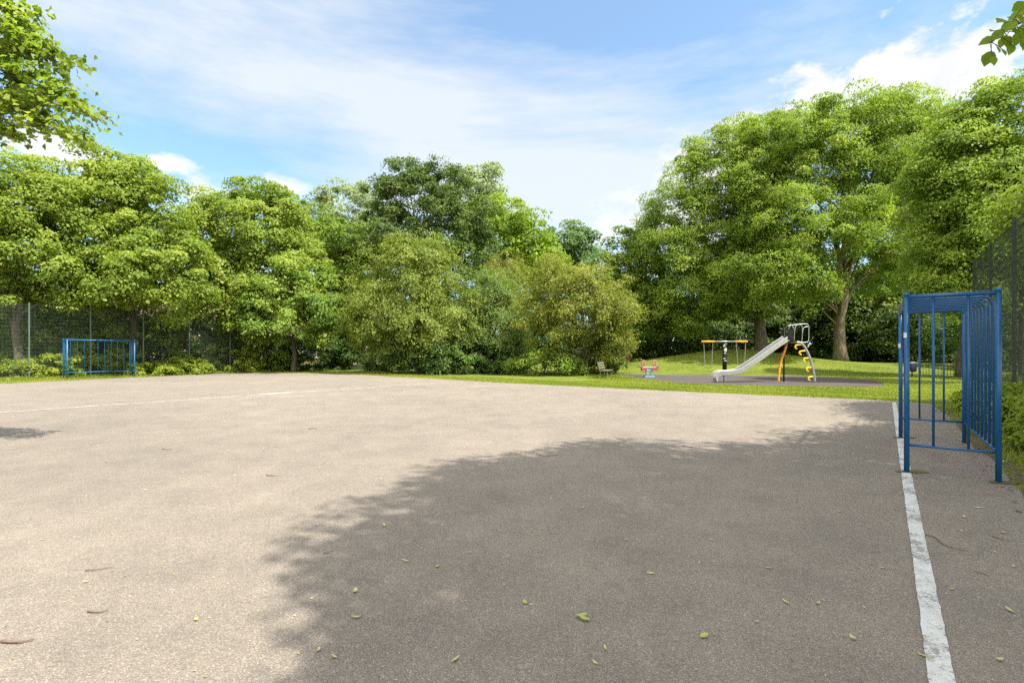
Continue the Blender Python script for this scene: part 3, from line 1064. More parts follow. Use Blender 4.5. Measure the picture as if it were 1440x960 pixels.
def make_house(x0, x1, y, label, seed):
    root = empty('brick_house', ((x0 + x1) / 2, y, 0), label, 'house')
    o = ((x0 + x1) / 2, y, 0)
    a = MB(); a.box((o[0], y + 4, 2.75), (x1 - x0, 8, 5.7)); a.build('wall', M['brick'], root, o)
    a = MB(); a.prism([(-0.5, 5.6), (4, 9.0), (8.5, 5.6)], 0, 0)
    a = MB()
    hx = (x1 - x0) / 2 + .3
    vs = [(o[0] - hx, y - .4, 5.603), (o[0] + hx, y - .4, 5.603), (o[0] + hx, y + 8.4, 5.603), (o[0] - hx, y + 8.4, 5.603), (o[0] - hx, y + 4, 8.8), (o[0] + hx, y + 4, 8.8)]
    a.add(vs, [(0, 1, 5, 4), (2, 3, 4, 5), (1, 2, 5), (3, 0, 4), (3, 2, 1, 0)])
    rf = a.build('roof', M['rooftile'], root, o)
    a = MB(); a.box((o[0] + hx * .5, y + 4, 9.0), (.7, .7, 1.4)); a.build('chimney', M['brick'], rf, o)
    nx = max(2, int((x1 - x0) / 3.4))
    for fl in (0, 1):
        for k in range(nx):
            cx = x0 + (x1 - x0) * (k + .5) / nx
            z = 1.5 + 2.75 * fl
            if fl == 0 and k % 3 == 1:
                a = MB(); a.box((cx, y - .02, 1.05), (.95, .1, 2.1)); dr = a.build('door', M['rail'], root, o)
                a = MB(); a.box((cx + .35, y - .09, 1.0), (.03, .05, .12)); a.build('handle', M['steel_grey'], dr, o)
                continue
            a = MB()
            for sx in (-.85, 0, .85): a.box((cx + sx, y - .02, z), (.09, .1, 1.4))
            for sz in (-.66, .66): a.box((cx, y - .022, z + sz), (1.61, .098, .09))
            w = a.build('window', M['white_paint'], root, o)
            a = MB(); a.box((cx, y - .004, z), (1.6, .02, 1.25)); a.build('pane', M['glass_dark'], w, o)
            a = MB(); a.box((cx, y - .08, z - .75), (1.95, .2, .07)); a.build('sill', M['white_paint'], w, o)


make_house(-60, -37.5, 64, 'pinkish brick house glimpsed behind the left lime trees', 1)
make_house(-34, -18.6, 60, 'beige brick house end glimpsed between dark trunks', 2)


def make_car():
    o = (-16.3, 58, 0)
    root = empty('parked_car', o, 'pale grey parked car glimpsed under the trees', 'car', rz=R(8))
    paint = simple('car_paint', (.62, .63, .64), (.58, .59, .6), 3, .25, .2, coat=.6)
    prof = [(-2.05, .32), (-2.1, .62), (-1.95, .86), (-1.2, .95), (-.55, 1.38), (.55, 1.44), (1.35, 1.2), (1.95, .98), (2.1, .8), (2.1, .34)]
    me = bpy.data.meshes.new('body')
    bm = bmesh.new()
    lo = []
    for yy, k in ((-.84, 0), (-.80, 1), (.80, 1), (.84, 0)):
        pass
    secs = []
    for yy, sc in ((-.86, .0), (-.74, 1.), (.74, 1.), (.86, .0)):
        secs.append([bm.verts.new((x, yy, z if z < .97 else .97 + (z - .97) * sc)) for x, z in prof])
    for s0, s1 in zip(secs[:-1], secs[1:]):
        for i in range(len(prof)):
            j = (i + 1) % len(prof)
            bm.faces.new((s0[i], s0[j], s1[j], s1[i]))
    bm.faces.new(secs[0][::-1]); bm.faces.new(secs[-1])
    bm.to_mesh(me); bm.free(); me.materials.append(paint)
    link('body', me, root)
    for sx in (-1, 1):
        a = MB()
        yb = sx * .80; yt = sx * .768
        vs = [(-1.05, yb, 1.0), (1.5, yb, 1.03), (1.2, yt, 1.24), (.5, yt, 1.36), (-.5, yt, 1.32)]
        a.add(vs, [(0, 1, 2, 3, 4)]); a.build('side_window', M['glass_dark'], root)
    for x in (-1.3, 1.28):
        for sy in (-1, 1):
            a = MB(); a.tube([(x, sy * .70, .32), (x, sy * .89, .32)], .32, 18); w = a.build('wheel', M['rubber_black'], root)
            a = MB(); a.tube([(x, sy * .86, .32), (x, sy * .90, .32)], .2, 14); a.build('rim', M['steel'], w)
    for sy in (-.6, .6):
        a = MB(); a.box((-2.06, sy, .72), (.08, .34, .13)); a.build('headlight', M['white_paint'], root)


make_car()

# ------------------------------------------------------------------ trees
LG = 'lime trees behind the green fence'
tree('lime_tree', 'leftmost lime tree, its crown cut by the photo edge above the fence', (-27.6, 27.9), .24,
     px_lobes([(20, 275, 62, 48), (65, 300, 48, 52), (-40, 300, 70, 70), (20, 350, 70, 55), (70, 380, 45, 40), (-20, 390, 60, 40), (10, 420, 55, 25)], 28),
     M['linden'], M['bark'], 1250, 60, .85, .16, 1, pad=4.6, lump=.26, dome=.66, gap=.45, group=LG, fork=.25)
tree('lime_tree', 'tallest yellow green lime tree directly behind the small blue goal', (-24.3, 32.0), .26,
     px_lobes([(172, 252, 40, 34), (140, 285, 48, 42), (205, 290, 45, 42), (235, 320, 28, 30), (120, 330, 45, 50), (180, 340, 65, 50), (225, 385, 55, 50, -1), (150, 390, 55, 45, -1), (195, 415, 50, 35, -1.5), (250, 410, 30, 35, -1)], 31.5),
     M['linden'], M['bark'], 1650, 60, .85, .165, 2, pad=4.6, lump=.26, dome=.66, gap=.45, group=LG, fork=.25)
tree('lime_tree', 'rounded lime tree at the right end of the green fence', (-19.6, 38.2), .28,
     px_lobes(lower([(350, 285, 42, 32), (310, 300, 38, 35), (385, 300, 38, 38), (345, 335, 65, 50), (300, 350, 40, 45), (400, 350, 35, 45), (330, 395, 60, 45, -1), (295, 400, 35, 40), (370, 390, 50, 45), (320, 430, 42, 30, -1.5), (405, 385, 40, 36, -1), (430, 420, 34, 34, -1), (372, 425, 46, 30, -1.5)], 10, 310), 37.5),
     M['linden'], M['bark'], 1650, 60, .95, .18, 3, pad=4.6, lump=.26, dome=.66, gap=.45, group=LG, fork=.25)
tree('field_maple', 'low bright green maple drooping over the grass at fence end', (-16.2, 37.0), .17,
     px_lobes([(415, 410, 45, 38), (385, 430, 40, 35), (445, 430, 32, 35), (420, 450, 48, 25), (390, 458, 35, 18), (455, 455, 26, 22), (350, 455, 30, 20)], 35.5),
     M['maple'], M['bark'], 620, 55, .8, .165, 4, fork=.3, droop=-.25, pad=4., lump=.34)
tree('background_tree', 'dark tree standing behind the maple near the house', (-17.5, 50), .25,
     px_lobes([(450, 345, 42, 40), (490, 360, 42, 45), (455, 395, 40, 45), (500, 410, 40, 45), (480, 450, 45, 28)], 48),
     M['mid'], M['bark'], 700, 55, 1.2, .24, 5)
tree('background_tree', 'pale grey green tree showing between lime and dark tree', (-25, 78), .35,
     px_lobes([(492, 295, 45, 32), (460, 310, 32, 30), (520, 320, 30, 35), (480, 345, 55, 35)], 76),
     M['grey'], M['bark'], 420, 50, 1.7, .36, 6, gap=.5)
tree('dark_tree', 'tall dark green tree with spiky top in the centre', (-7.6, 43), .32,
     px_lobes(lower([(580, 262, 34, 38), (545, 275, 24, 32), (618, 262, 34, 36), (650, 280, 28, 36), (560, 320, 50, 45), (620, 320, 55, 50), (538, 350, 26, 36), (655, 345, 32, 40), (575, 240, 12, 20), (610, 236, 10, 16), (545, 255, 10, 18), (590, 380, 65, 50)], 14, 300), 42),
     M['dark'], M['bark'], 1500, 55, .98, .18, 7, droop=.45, wr=.32, lump=.42, flat=1.0, upw=.5, dome=.45, pad=4.)
tree('background_tree', 'grey green tree top peeping out behind the dark tree', (-3.6, 66), .3,
     px_lobes([(680, 258, 26, 24), (660, 272, 26, 28), (690, 275, 16, 20), (665, 310, 40, 40)], 65),
     M['grey'], M['bark'], 300, 45, 1.5, .30, 8, gap=.55)
tree('background_tree', 'fresh green rounded tree right of the dark tree', (-.8, 49), .28,
     px_lobes([(705, 312, 40, 30), (740, 335, 28, 32), (690, 350, 45, 42), (745, 375, 40, 40), (710, 400, 55, 45)], 48),
     M['bright'], M['bark'], 720, 55, 1.2, .23, 9)
tree('hawthorn_tree', 'spreading hawthorn with drooping yellowish sprays in front of the dark tree', (-6.4, 34.6), .2,
     px_lobes([(545, 385, 42, 36), (590, 375, 45, 34), (630, 420, 38, 42), (560, 420, 52, 42), (530, 440, 35, 38), (600, 455, 55, 38), (550, 470, 40, 28), (640, 455, 28, 30), (520, 410, 24, 26), (575, 348, 20, 14)], 33.5),
     M['haw'], M['bark'], 1150, 62, .98, .135, 10, droop=-.42, wr=.28, fork=.2, pad=3.4, lump=.42, gap=.55, dome=.22)
tree('willow_tree', 'soft loose willow beside the hawthorn with bare lower stems', (-1.4, 36), .18,
     px_lobes([(692, 415, 30, 32), (668, 440, 28, 34), (715, 440, 32, 40), (685, 470, 50, 32), (655, 485, 30, 25), (720, 485, 28, 22)], 35),
     M['willow'], M['bark_light'], 760, 58, .9, .14, 11, droop=-.4, wr=.24, fork=.15, gap=.5, pad=3.6, lump=.4, dome=.25)
tree('birch_tree', 'small drooping olive birch above the willow', (-.9, 39.5), .12,
     px_lobes([(712, 370, 22, 20), (722, 388, 18, 22), (698, 385, 18, 22)], 38.5),
     M['olive'], M['bark_light'], 170, 60, .9, .12, 12, droop=-.8, wr=.22, lump=.3, dome=.0)
tree('olive_tree', 'yellowish olive green bushy tree at the left of the playground', (4.8, 32.2), .16,
     px_lobes([(795, 400, 42, 34), (835, 412, 35, 36), (770, 430, 35, 36), (860, 445, 28, 34), (815, 445, 50, 40), (785, 470, 35, 28), (850, 475, 34, 24)], 31.2),
     M['olive'], M['bark_light'], 1000, 60, .85, .125, 13, wr=.26, gap=.5, fork=.12, droop=-.15, pad=4., lump=.34, dome=.45)
tree('background_tree', 'blue green rounded tree top behind the olive tree', (8, 64), .3,
     px_lobes([(800, 345, 34, 24), (825, 352, 22, 20), (780, 365, 30, 28), (815, 385, 45, 35)], 62),
     M['blue'], M['bark'], 420, 50, 1.4, .29, 14)
tree('background_tree', 'slim tree with reddish trunk at the left edge of the mound', (10.9, 47), .26,
     px_lobes([(880, 352, 22, 28), (905, 345, 18, 24), (890, 390, 34, 34), (880, 430, 34, 36), (915, 430, 34, 40), (890, 462, 38, 22)], 47),
     M['mid'], M['bark_red'], 600, 55, 1.1, .22, 15, gap=.35)
tree('ash_tree', 'broad ash whose crown forms the left shoulder over the mound', (22.3, 44.5), .48,
     px_lobes(lower([(1078, 192, 48, 38), (1035, 205, 52, 42), (995, 240, 50, 45), (965, 300, 48, 42), (940, 345, 40, 40), (1030, 265, 65, 55), (1000, 330, 60, 50), (955, 395, 50, 40), (1055, 340, 60, 50), (1010, 400, 60, 40), (970, 440, 50, 25), (1060, 410, 45, 35), (1085, 230, 50, 55)], 14), 44),
     M['ash'], M['bark_light'], 3000, 62, 1.12, .19, 16, wr=.24, gap=.35, lean=.15, rl=.26, pad=4.6, lump=.24, fork=.22, droop=-.1, nl=24, ns=40)
tree('ash_tree', 'largest ash with thick trunk standing behind the slide', (26.7, 40.5), .43,
     px_lobes(lower([(1185, 168, 66, 38), (1120, 180, 55, 38), (1245, 168, 56, 40), (1298, 190, 45, 45), (1320, 235, 40, 50), (1090, 250, 50, 50), (1150, 225, 60, 50), (1220, 230, 60, 50), (1290, 265, 42, 50), (1110, 320, 52, 45, -1.5), (1080, 385, 48, 35, -2), (1150, 335, 50, 42, -3), (1205, 315, 42, 36, -3.5), (1240, 300, 50, 45, 1), (1285, 340, 45, 45), (1130, 395, 40, 25, -3), (1255, 380, 40, 30, 2)], 16), 40),
     M['ash'], M['bark_light'], 3700, 62, 1.12, .185, 17, wr=.24, gap=.35, lean=.1, rl=.26, pad=4.6, lump=.24, fork=.2, droop=-.1, nl=26, ns=50)
tree('background_tree', 'shaded tree filling the view behind the broad ash', (22.5, 60), .35,
     px_lobes([(960, 400, 45, 45), (1010, 370, 50, 50), (1060, 380, 50, 55), (1110, 400, 45, 45), (1000, 440, 60, 30), (1080, 440, 60, 30)], 60),
     M['mid'], M['bark'], 800, 55, 1.5, .28, 25)
tree('background_tree', 'dark wooded tree closing the view right of the big ash', (37, 52), .35,
     px_lobes([(1210, 400, 45, 50), (1260, 400, 50, 50), (1310, 395, 45, 50), (1240, 455, 55, 38), (1300, 455, 50, 38), (1180, 440, 40, 30)], 51),
     M['mid'], M['bark'], 900, 55, 1.4, .26, 18)
tree('lime_tree', 'bright leafy tree beyond the end of the dark fence', (23.4, 22.6), .26,
     px_lobes(lower([(1345, 195, 38, 42), (1370, 175, 36, 36), (1405, 160, 42, 46), (1325, 270, 32, 45), (1375, 265, 45, 50), (1430, 250, 45, 60), (1330, 340, 32, 38), (1375, 350, 42, 40), (1320, 395, 30, 25), (1420, 340, 40, 50), (1350, 405, 40, 28)], 14), 22.5),
     M['ash'], M['bark'], 2100, 60, .8, .115, 19, flat=.6, pad=4.5, lump=.32, gap=.4, lean=.2, rl=.25, group='trees behind the dark fence')

tree('lime_tree', 'shaded leafy tree between the bright tree and the dark wooded tree', W(3.6, 38.5), .28,
     px_lobes([(1345, 240, 42, 45), (1395, 260, 45, 45), (1320, 310, 38, 40), (1375, 330, 45, 45), (1410, 350, 40, 45), (1330, 370, 40, 35)], 28.5),
     M['linden'], M['bark'], 900, 60, .95, .16, 24, group='trees behind the dark fence')

# row behind the right fence (they throw the shade on the court)
RG = 'trees behind the dark fence'


def lob(l, s, z, rl, rs_, rz):
    x, y = W(l, s)
    r = (rl + rs_) / 2
    return (x, y, z, r, r, rz)


tree('lime_tree', 'lime tree leaning over the fence at the right edge', W(6.4, 16.2), .22,
     [lob(6.4, 16, 6.2, 2.4, 2.4, 1.5), lob(4.9, 15.2, 5.4, 1.8, 1.8, 1.2), lob(4.6, 17.2, 5.1, 1.7, 1.7, 1.1), lob(6.4, 17.5, 5.3, 2.3, 2.3, 1.4), lob(4.0, 14.6, 4.6, 1.2, 1.3, .8), lob(5.8, 14, 5.6, 1.8, 1.8, 1.4), lob(3.2, 16.3, 4.6, 1.0, 1.0, .7)],
     M['linden'], M['bark'], 1300, 60, .7, .10, 20, flat=.45, group=RG)
tree('lime_tree', 'lime tree behind the dark fence just outside the right edge', W(7.0, 10.4), .22,
     [lob(6.6, 10.4, 6.6, 2.6, 2.6, 1.8), lob(4.8, 10, 5.9, 1.8, 1.8, 1.3), lob(5.4, 12, 5.6, 2., 2., 1.4), lob(5.9, 8.6, 6.4, 2., 2., 1.6)],
     M['linden'], M['bark'], 800, 60, .8, .13, 21, flat=.45, group=RG)


def near_twig():
    """the drooping twig of big leaves at the upper right"""
    pass


R1 = W(6.8, 4.2)
R1root = tree('lime_tree', 'tall lime tree whose low twig hangs into the upper right corner', R1, .3,
              [lob(5.4, 4.8, 10.6, 2.3, 2.3, 1.8), lob(4.3, 3.7, 9.2, 1.9, 1.9, 1.5), lob(4.0, 5.8, 9.2, 1.9, 1.9, 1.5), lob(6.6, 4.5, 9., 3.0, 3.0, 2.), lob(5.2, 2.2, 7.6, 2., 2., 1.6), lob(5.4, 7.4, 7.6, 2., 2., 1.6), lob(5.3, 5, 7.0, 2.4, 2.4, 1.6),
               lob(5.0, .2, 7.2, 1.8, 1.8, 1.5), lob(3.4, 5.0, 8.4, 1.2, 1.3, .9), lob(3.6, 1.7, 6.6, 1.1, 1.1, .9), lob(6.4, -1.2, 6.6, 1.4, 1.4, 1.2)],
              M['linden'], M['bark'], 1900, 60, .85, .13, 22, flat=.45, group=RG, gap=.15)
# in-frame twig with big leaves, part of that tree
rg = np.random.default_rng(5)
tw_pts = smooth_path([Vector((*W(4.2, 5.2), 6.0)), Vector(P(1520, -40, 3.9)), Vector(P(1475, 5, 3.7)), Vector(P(1440, 30, 3.6)), Vector(P(1412, 42, 3.55)), Vector(P(1392, 60, 3.5))], 6)
mb = MB(); mb.tube(tw_pts, [max(.004, .03 * (1 - i / (len(tw_pts) - 1)) ** 1.4) for i in range(len(tw_pts))], 6)
b = R1root.location
pos, ax, nr, sz = [], [], [], []
for (px, py, s_, dx, dz) in ((1409, 30, .125, -.9, -.35), (1425, 28, .10, -.5, .3), (1388, 58, .105, -1, -.35), (1402, 50, .09, -.6, -.5), (1416, 58, .115, -.35, -1), (1429, 56, .10, -.1, -1), (1389, 83, .105, -.3, -1),
                             (1397, 86, .07, .2, -1), (1427, 44, .09, .6, -.6), (1438, 30, .14, .2, -1), (1438, 48, .13, .3, -1), (1434, 10, .12, -1, -.5), (1445, 3, .12, -.3, .6), (1440, 66, .09, 0, -1), (1448, 40, .14, .4, -.7), (1455, 15, .13, .5, .2), (1460, 60, .12, 0, -1),
                             (1470, 30, .13, -.5, -.5), (1480, 0, .13, -.5, -.5), (1404, 70, .06, -.1, -1), (1412, 74, .06, .1, -1), (1418, 38, .11, -.7, -.7), (1436, 62, .11, .2, -1), (1398, 44, .10, -.8, -.2), (1421, 70, .08, -.2, -1), (1443, 52, .13, .1, -1), (1432, 20, .12, -.6, -.3), (1410, 60, .08, -.4, -.9)):
    q = P(px, py, 3.55 + rg.normal() * .08)
    pos.append(q); ax.append((dx, rg.normal() * .3, dz)); nr.append((.15 + rg.normal() * .25, -.75 + rg.normal() * .2, .6)); sz.append(s_)
    st = min(tw_pts, key=lambda t: (t - Vector(q)).length)
    e = Vector(q) - Vector(ax[-1]).normalized() * s_ * .45
    mb.tube(bez(st, st.lerp(e, .5) + Vector((0, 0, .02)), e, 3), .0022, 4, cap=False)
mb.build('branch', M['bark'], R1root, off=b)


def big_leaf_mesh(name, pos, ax, nr, sz, mat, off):
    """broad heart shaped leaves with a few more corners"""
    out = [(-.5, 0, 0), (-.42, .2, .03), (-.15, .40, .05), (.12, .34, .04), (.33, .16, .01), (.5, 0, -.06), (.33, -.16, .01), (.12, -.34, .04), (-.15, -.40, .05), (-.42, -.2, .03)]
    mbx = MB()
    for p, a, n_, s in zip(pos, ax, nr, sz):
        a = Vector(a).normalized(); n_ = Vector(n_); n_ = (n_ - a * n_.dot(a)).normalized(); d = a.cross(n_)
        vs = [Vector(p) - Vector(off) + (a * u + d * v + n_ * w) * s for u, v, w in out]
        ctr = [Vector(p) - Vector(off) + (a * u) * s for u in (-.3, .05, .3)]
        vs += ctr
        fs = [(0, 1, 10), (1, 2, 11, 10), (2, 3, 11), (3, 4, 12, 11), (4, 5, 12), (5, 6, 12), (6, 7, 11, 12), (7, 8, 11), (8, 9, 10, 11), (9, 0, 10)]
        mbx.add(vs, fs)
    me = bpy.data.meshes.new(name); me.from_pydata(mbx.v, [], mbx.f); me.materials.append(mat)
    at = me.attributes.new('tint', 'FLOAT', 'FACE')
    rgx = np.random.default_rng(3)
    at.data.foreach_set('value', np.repeat(np.clip(rgx.normal(.5, .2, len(pos)), 0, 1), 10).astype(np.float32))
    return me


link('twig_leaves', big_leaf_mesh('twig_leaves', pos, ax, nr, sz, M['twigleaf'], b), R1root)

# near tree whose branches reach in at the upper left
tree('lime_tree', 'near lime tree reaching in with leafy branches at upper left', (-10.8, 6.6), .24,
     px_lobes([(-20, 30, 55, 45), (22, 48, 30, 20), (50, 66, 30, 9), (82, 76, 26, 5), (108, 82, 12, 3), (5, 105, 50, 24), (55, 112, 32, 9), (85, 132, 26, 7), (115, 148, 22, 5), (35, 150, 36, 10), (70, 178, 30, 6), (105, 190, 22, 4), (10, 190, 26, 12), (-60, 110, 70, 60), (12, 12, 22, 14)], 7.0)
     + [(-10.6, 6.6, 7.2, 2.4, 2.4, 1.6), (-9.5, 6.4, 5.6, 1.7, 1.7, 1.2), (-11.5, 7.5, 5.8, 2., 2., 1.3)],
     M['linden'], M['bark'], 2300, 28, .34, .085, 23, flat=.5, lump=.1, gap=.0, inner=.4, wr=.4, under=.2, jit=.16, nl=20, ns=90, dome=.1, pad=1.3, rl=.16, rmin=.005)

# ------------------------------------------------------------------ undergrowth and bushes
def blob(px, py, Y, rpx, rpy, label, leaf, n, seed, s=.15, L=.6, group=None, name='bush', m=45, **kw):
    lo = px_lobes([(px, py, rpx, rpy)] + [(px + rpx * dx, py + rpy * .25, rpx * .55, rpy * .75) for dx in (-.65, .65)], Y)
    shrub(name, label, ((px - 720) / F * Y, Y), lo, leaf, n, m, L, s, seed, group, **kw)


UG = 'bushes behind the green fence'
blob(10, 478, 31, 55, 48, 'dark bush behind the fence at the left edge', M['mid'], 627, 31, group=UG)
blob(85, 470, 32, 50, 55, 'tall bush behind fence left of the small goal', M['mid'], 665, 32, group=UG)
blob(160, 475, 33, 50, 50, 'bush behind the fence and the small goal', M['mid'], 665, 33, group=UG)
blob(235, 480, 35, 45, 45, 'brownish shaded bush behind fence right of the goal', M['mid'], 570, 34, group=UG)
blob(300, 490, 37, 40, 40, 'bush behind the last panel of the fence', M['mid'], 532, 35, group=UG)
blob(365, 500, 38, 42, 26, 'low shaded bush under the rounded lime', M['mid'], 456, 36)
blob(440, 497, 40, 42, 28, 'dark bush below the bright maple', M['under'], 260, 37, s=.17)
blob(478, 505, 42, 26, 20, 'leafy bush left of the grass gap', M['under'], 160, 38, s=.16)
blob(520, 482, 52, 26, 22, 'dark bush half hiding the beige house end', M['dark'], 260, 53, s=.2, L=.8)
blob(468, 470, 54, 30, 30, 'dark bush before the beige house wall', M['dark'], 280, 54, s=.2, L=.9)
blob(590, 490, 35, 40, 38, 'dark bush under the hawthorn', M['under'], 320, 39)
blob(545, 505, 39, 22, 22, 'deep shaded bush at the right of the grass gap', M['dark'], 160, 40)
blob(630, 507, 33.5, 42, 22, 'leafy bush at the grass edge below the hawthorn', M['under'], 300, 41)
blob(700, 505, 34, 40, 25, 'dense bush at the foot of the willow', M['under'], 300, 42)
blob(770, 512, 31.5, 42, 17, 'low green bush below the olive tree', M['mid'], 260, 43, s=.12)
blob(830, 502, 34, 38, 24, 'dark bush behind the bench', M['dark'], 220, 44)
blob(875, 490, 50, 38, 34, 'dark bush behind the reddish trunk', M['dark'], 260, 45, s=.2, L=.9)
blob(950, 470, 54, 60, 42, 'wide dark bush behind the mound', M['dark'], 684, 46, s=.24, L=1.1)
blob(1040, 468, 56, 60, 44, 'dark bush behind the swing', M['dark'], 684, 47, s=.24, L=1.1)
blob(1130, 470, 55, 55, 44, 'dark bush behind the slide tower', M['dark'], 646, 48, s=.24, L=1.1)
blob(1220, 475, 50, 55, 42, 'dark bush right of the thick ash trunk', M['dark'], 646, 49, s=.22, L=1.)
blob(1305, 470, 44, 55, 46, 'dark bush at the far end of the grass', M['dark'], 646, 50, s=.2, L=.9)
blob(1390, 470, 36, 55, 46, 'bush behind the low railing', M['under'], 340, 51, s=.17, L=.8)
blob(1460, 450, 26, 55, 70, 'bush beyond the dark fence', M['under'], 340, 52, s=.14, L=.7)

WG = 'weeds along the green fence'
for i, (px, py, rp, rq, Y, lab) in enumerate((
        (20, 522, 34, 13, 27.2, 'low weeds at the fence foot on the left edge'), (75, 516, 26, 18, 28.2, 'bright tall weeds left of the small goal'), (140, 512, 28, 18, 30.4, 'broad leaved weeds behind the small goal'),
        (215, 522, 26, 9, 30.8, 'short weeds right of the small goal'), (262, 518, 26, 12, 32.6, 'weeds by the fence posts right of the goal'), (335, 512, 26, 16, 35.6, 'bright weed clump at the end of the fence'))):
    blob(px, py, Y, rp, rq, lab, M['weed'], int(90 + rp * 3), 60 + i, s=.12, L=.4, group=WG, name='weed_patch', m=36, cat='weeds')
FG = 'weeds along the dark fence'
for i, (l, s, r_, h, lab) in enumerate(((2.1, 10.2, .5, .55, 'leafy weeds at the foot of dark fence nearest the camera'), (2.0, 12.0, .6, .75, 'tallest nettles by the middle of the dark fence'), (2.1, 14.0, .55, .6, 'weeds below the fence behind the near goal'),
                                        (1.9, 16.2, .5, .45, 'small weeds seen through the near goal'), (2.6, 18.5, .7, .6, 'weeds at the end of the dark fence'))):
    x, y = W(l, s)
    shrub('weed_patch', lab, (x, y), [(x, y, h * .5, r_, r_, h * .55), (x + .25, y + .2, h * .35, r_ * .8, r_ * .8, h * .45)], M['weed'], 190, 34, .3, .075, 80 + i, FG, 'weeds', droop=.1)

# far wood closing the horizon
wl = []
rg = np.random.default_rng(77)
for k in range(46):
    a = R(-58 + 116 * k / 45)
    d = 92 + rg.normal() * 5
    x, y = d * math.sin(a), d * math.cos(a)
    wl.append((x, y, 4.5 + rg.random() * 1.5, 5, 5, 5.5 + rg.random() * 2))
fw, _, _ = foliage('far_woodland', wl, 3600, 40, 2.2, .62, M['under'], 78, gap=.0, under=.1)
tag(fw, 'dark wood closing the view behind the park trees', 'woodland', None, 'stuff')

# ------------------------------------------------------------------ grass, litter, fallen leaves, twigs
def blades(name, pts, h, w, mat, seed, lean=.35):
    rng_ = np.random.default_rng(seed)
    n = len(pts)
    a = rng_.uniform(0, 2 * math.pi, n)
    hh = h * rng_.uniform(.5, 1.4, n)
    sd = np.stack([np.cos(a), np.sin(a), np.zeros(n)], 1) * (w * rng_.uniform(.6, 1.3, n))[:, None]
    tip = pts + np.stack([rng_.normal(size=n) * lean * hh, rng_.normal(size=n) * lean * hh, hh], 1)
    v = np.empty((n, 3, 3), np.float32); v[:, 0] = pts - sd; v[:, 1] = pts + sd; v[:, 2] = tip
    me = bpy.data.meshes.new(name)
    me.vertices.add(n * 3); me.loops.add(n * 3); me.polygons.add(n)
    me.vertices.foreach_set('co', v.reshape(-1)); me.loops.foreach_set('vertex_index', np.arange(n * 3, dtype=np.int32))
    me.polygons.foreach_set('loop_start', np.arange(0, n * 3, 3, dtype=np.int32)); me.update(calc_edges=True)
    at = me.attributes.new('tint', 'FLOAT', 'FACE')
    patch = .5 + .22 * np.sin(pts[:, 0] * .9) * np.sin(pts[:, 1] * .7 + 1) + .15 * np.sin(pts[:, 0] * 2.7 + pts[:, 1] * 2.1)
    at.data.foreach_set('value', np.clip(patch + rng_.normal(size=n) * .18, 0, 1).astype(np.float32))
    me.materials.append(mat)
    return link(name, me)


from mathutils.geometry import intersect_point_tri_2d


def in_poly(x, y, poly):
    c = np.zeros(len(x), bool); n = len(poly)
    for i in range(n):
        x0, y0 = poly[i]; x1, y1 = poly[(i + 1) % n]
        cond = ((y0 > y) != (y1 > y))
        with np.errstate(divide='ignore', invalid='ignore'):
            xi = (x1 - x0) * (y - y0) / (y1 - y0 + 1e-12) + x0
        c ^= cond & (x < xi)
    return c


safety_poly = [G(866, 526), G(900, 524.5), G(960, 524), G(1060, 527), G(1150, 529.5), G(1230, 535), G(1245, 541), G(1235, 544.5), G(1150, 543.5), G(1060, 542.5), G(980, 540), G(930, 536), G(890, 531)]


def strip_pts(l0, l1, s0, s1, n, seed, avoid=True):
    r_ = np.random.default_rng(seed)
    l = r_.uniform(l0, l1, n); s = r_.uniform(s0, s1, n)
    x = .8 * l + .6 * s; y = -.6 * l + .8 * s
    if avoid:
        k = ~in_poly(x, y, court_poly) & ~in_poly(x, y, safety_poly)
        x, y = x[k], y[k]
    z = np.array([ground_z(a, b_) for a, b_ in zip(x, y)])
    return np.stack([x, y, z], 1)


gp = [strip_pts(-34, 1.2, 17.0, 21.5, 60000, 1), strip_pts(-12, 6, 18.5, 28, 60000, 2), strip_pts(-37.6, -35, 2, 20, 26000, 3), strip_pts(-20, 10, 28, 46, 50000, 4), strip_pts(1.0, 9, 15.5, 30, 26000, 6), strip_pts(1.3, 3.2, 4, 16, 4500, 7)]
r_ = np.random.default_rng(31)
edge = [W(.1, 18.75), G(1000, 552), G(850, 545), G(690, 537.0), G(600, 531.8), G(500, 526.3), G(430, 524.6), G(350, 524), G(270, 526.6), G(190, 530.2), G(90, 535.2), G(0, 539.5)]
for (ax_, ay_), (bx_, by_) in zip(edge[:-1], edge[1:]):
    n_ = int(math.hypot(bx_ - ax_, by_ - ay_) * 160)
    t_ = r_.random(n_)
    clump = np.abs(np.sin(t_ * 9 + ax_)) * .14
    gp.append(np.stack([ax_ + (bx_ - ax_) * t_ + r_.normal(size=n_) * clump, ay_ + (by_ - ay_) * t_ + r_.normal(size=n_) * clump, np.full(n_, .004)], 1))
o = blades('grass', np.concatenate(gp), .055, .014, M['grass'], 5)
tag(o, 'short mown grass round the court and playground', 'grass', None, 'stuff')
gp = [strip_pts(-36.9, -35.9, 2, 19, 7000, 11), strip_pts(1.9, 2.8, 6, 17, 3000, 12), strip_pts(1.25, 1.9, 9, 17, 900, 13)]
bx, by = G(853, 531.5)
r_ = np.random.default_rng(9)
q = np.stack([bx + r_.normal(size=1500) * .55, by - .2 + r_.normal(size=1500) * .35, np.zeros(1500)], 1)
gp.append(q)
o = blades('long_grass', np.concatenate(gp), .17, .011, M['grass'], 6)
tag(o, 'long unmown grass along fences and round the bench', 'grass', None, 'stuff')

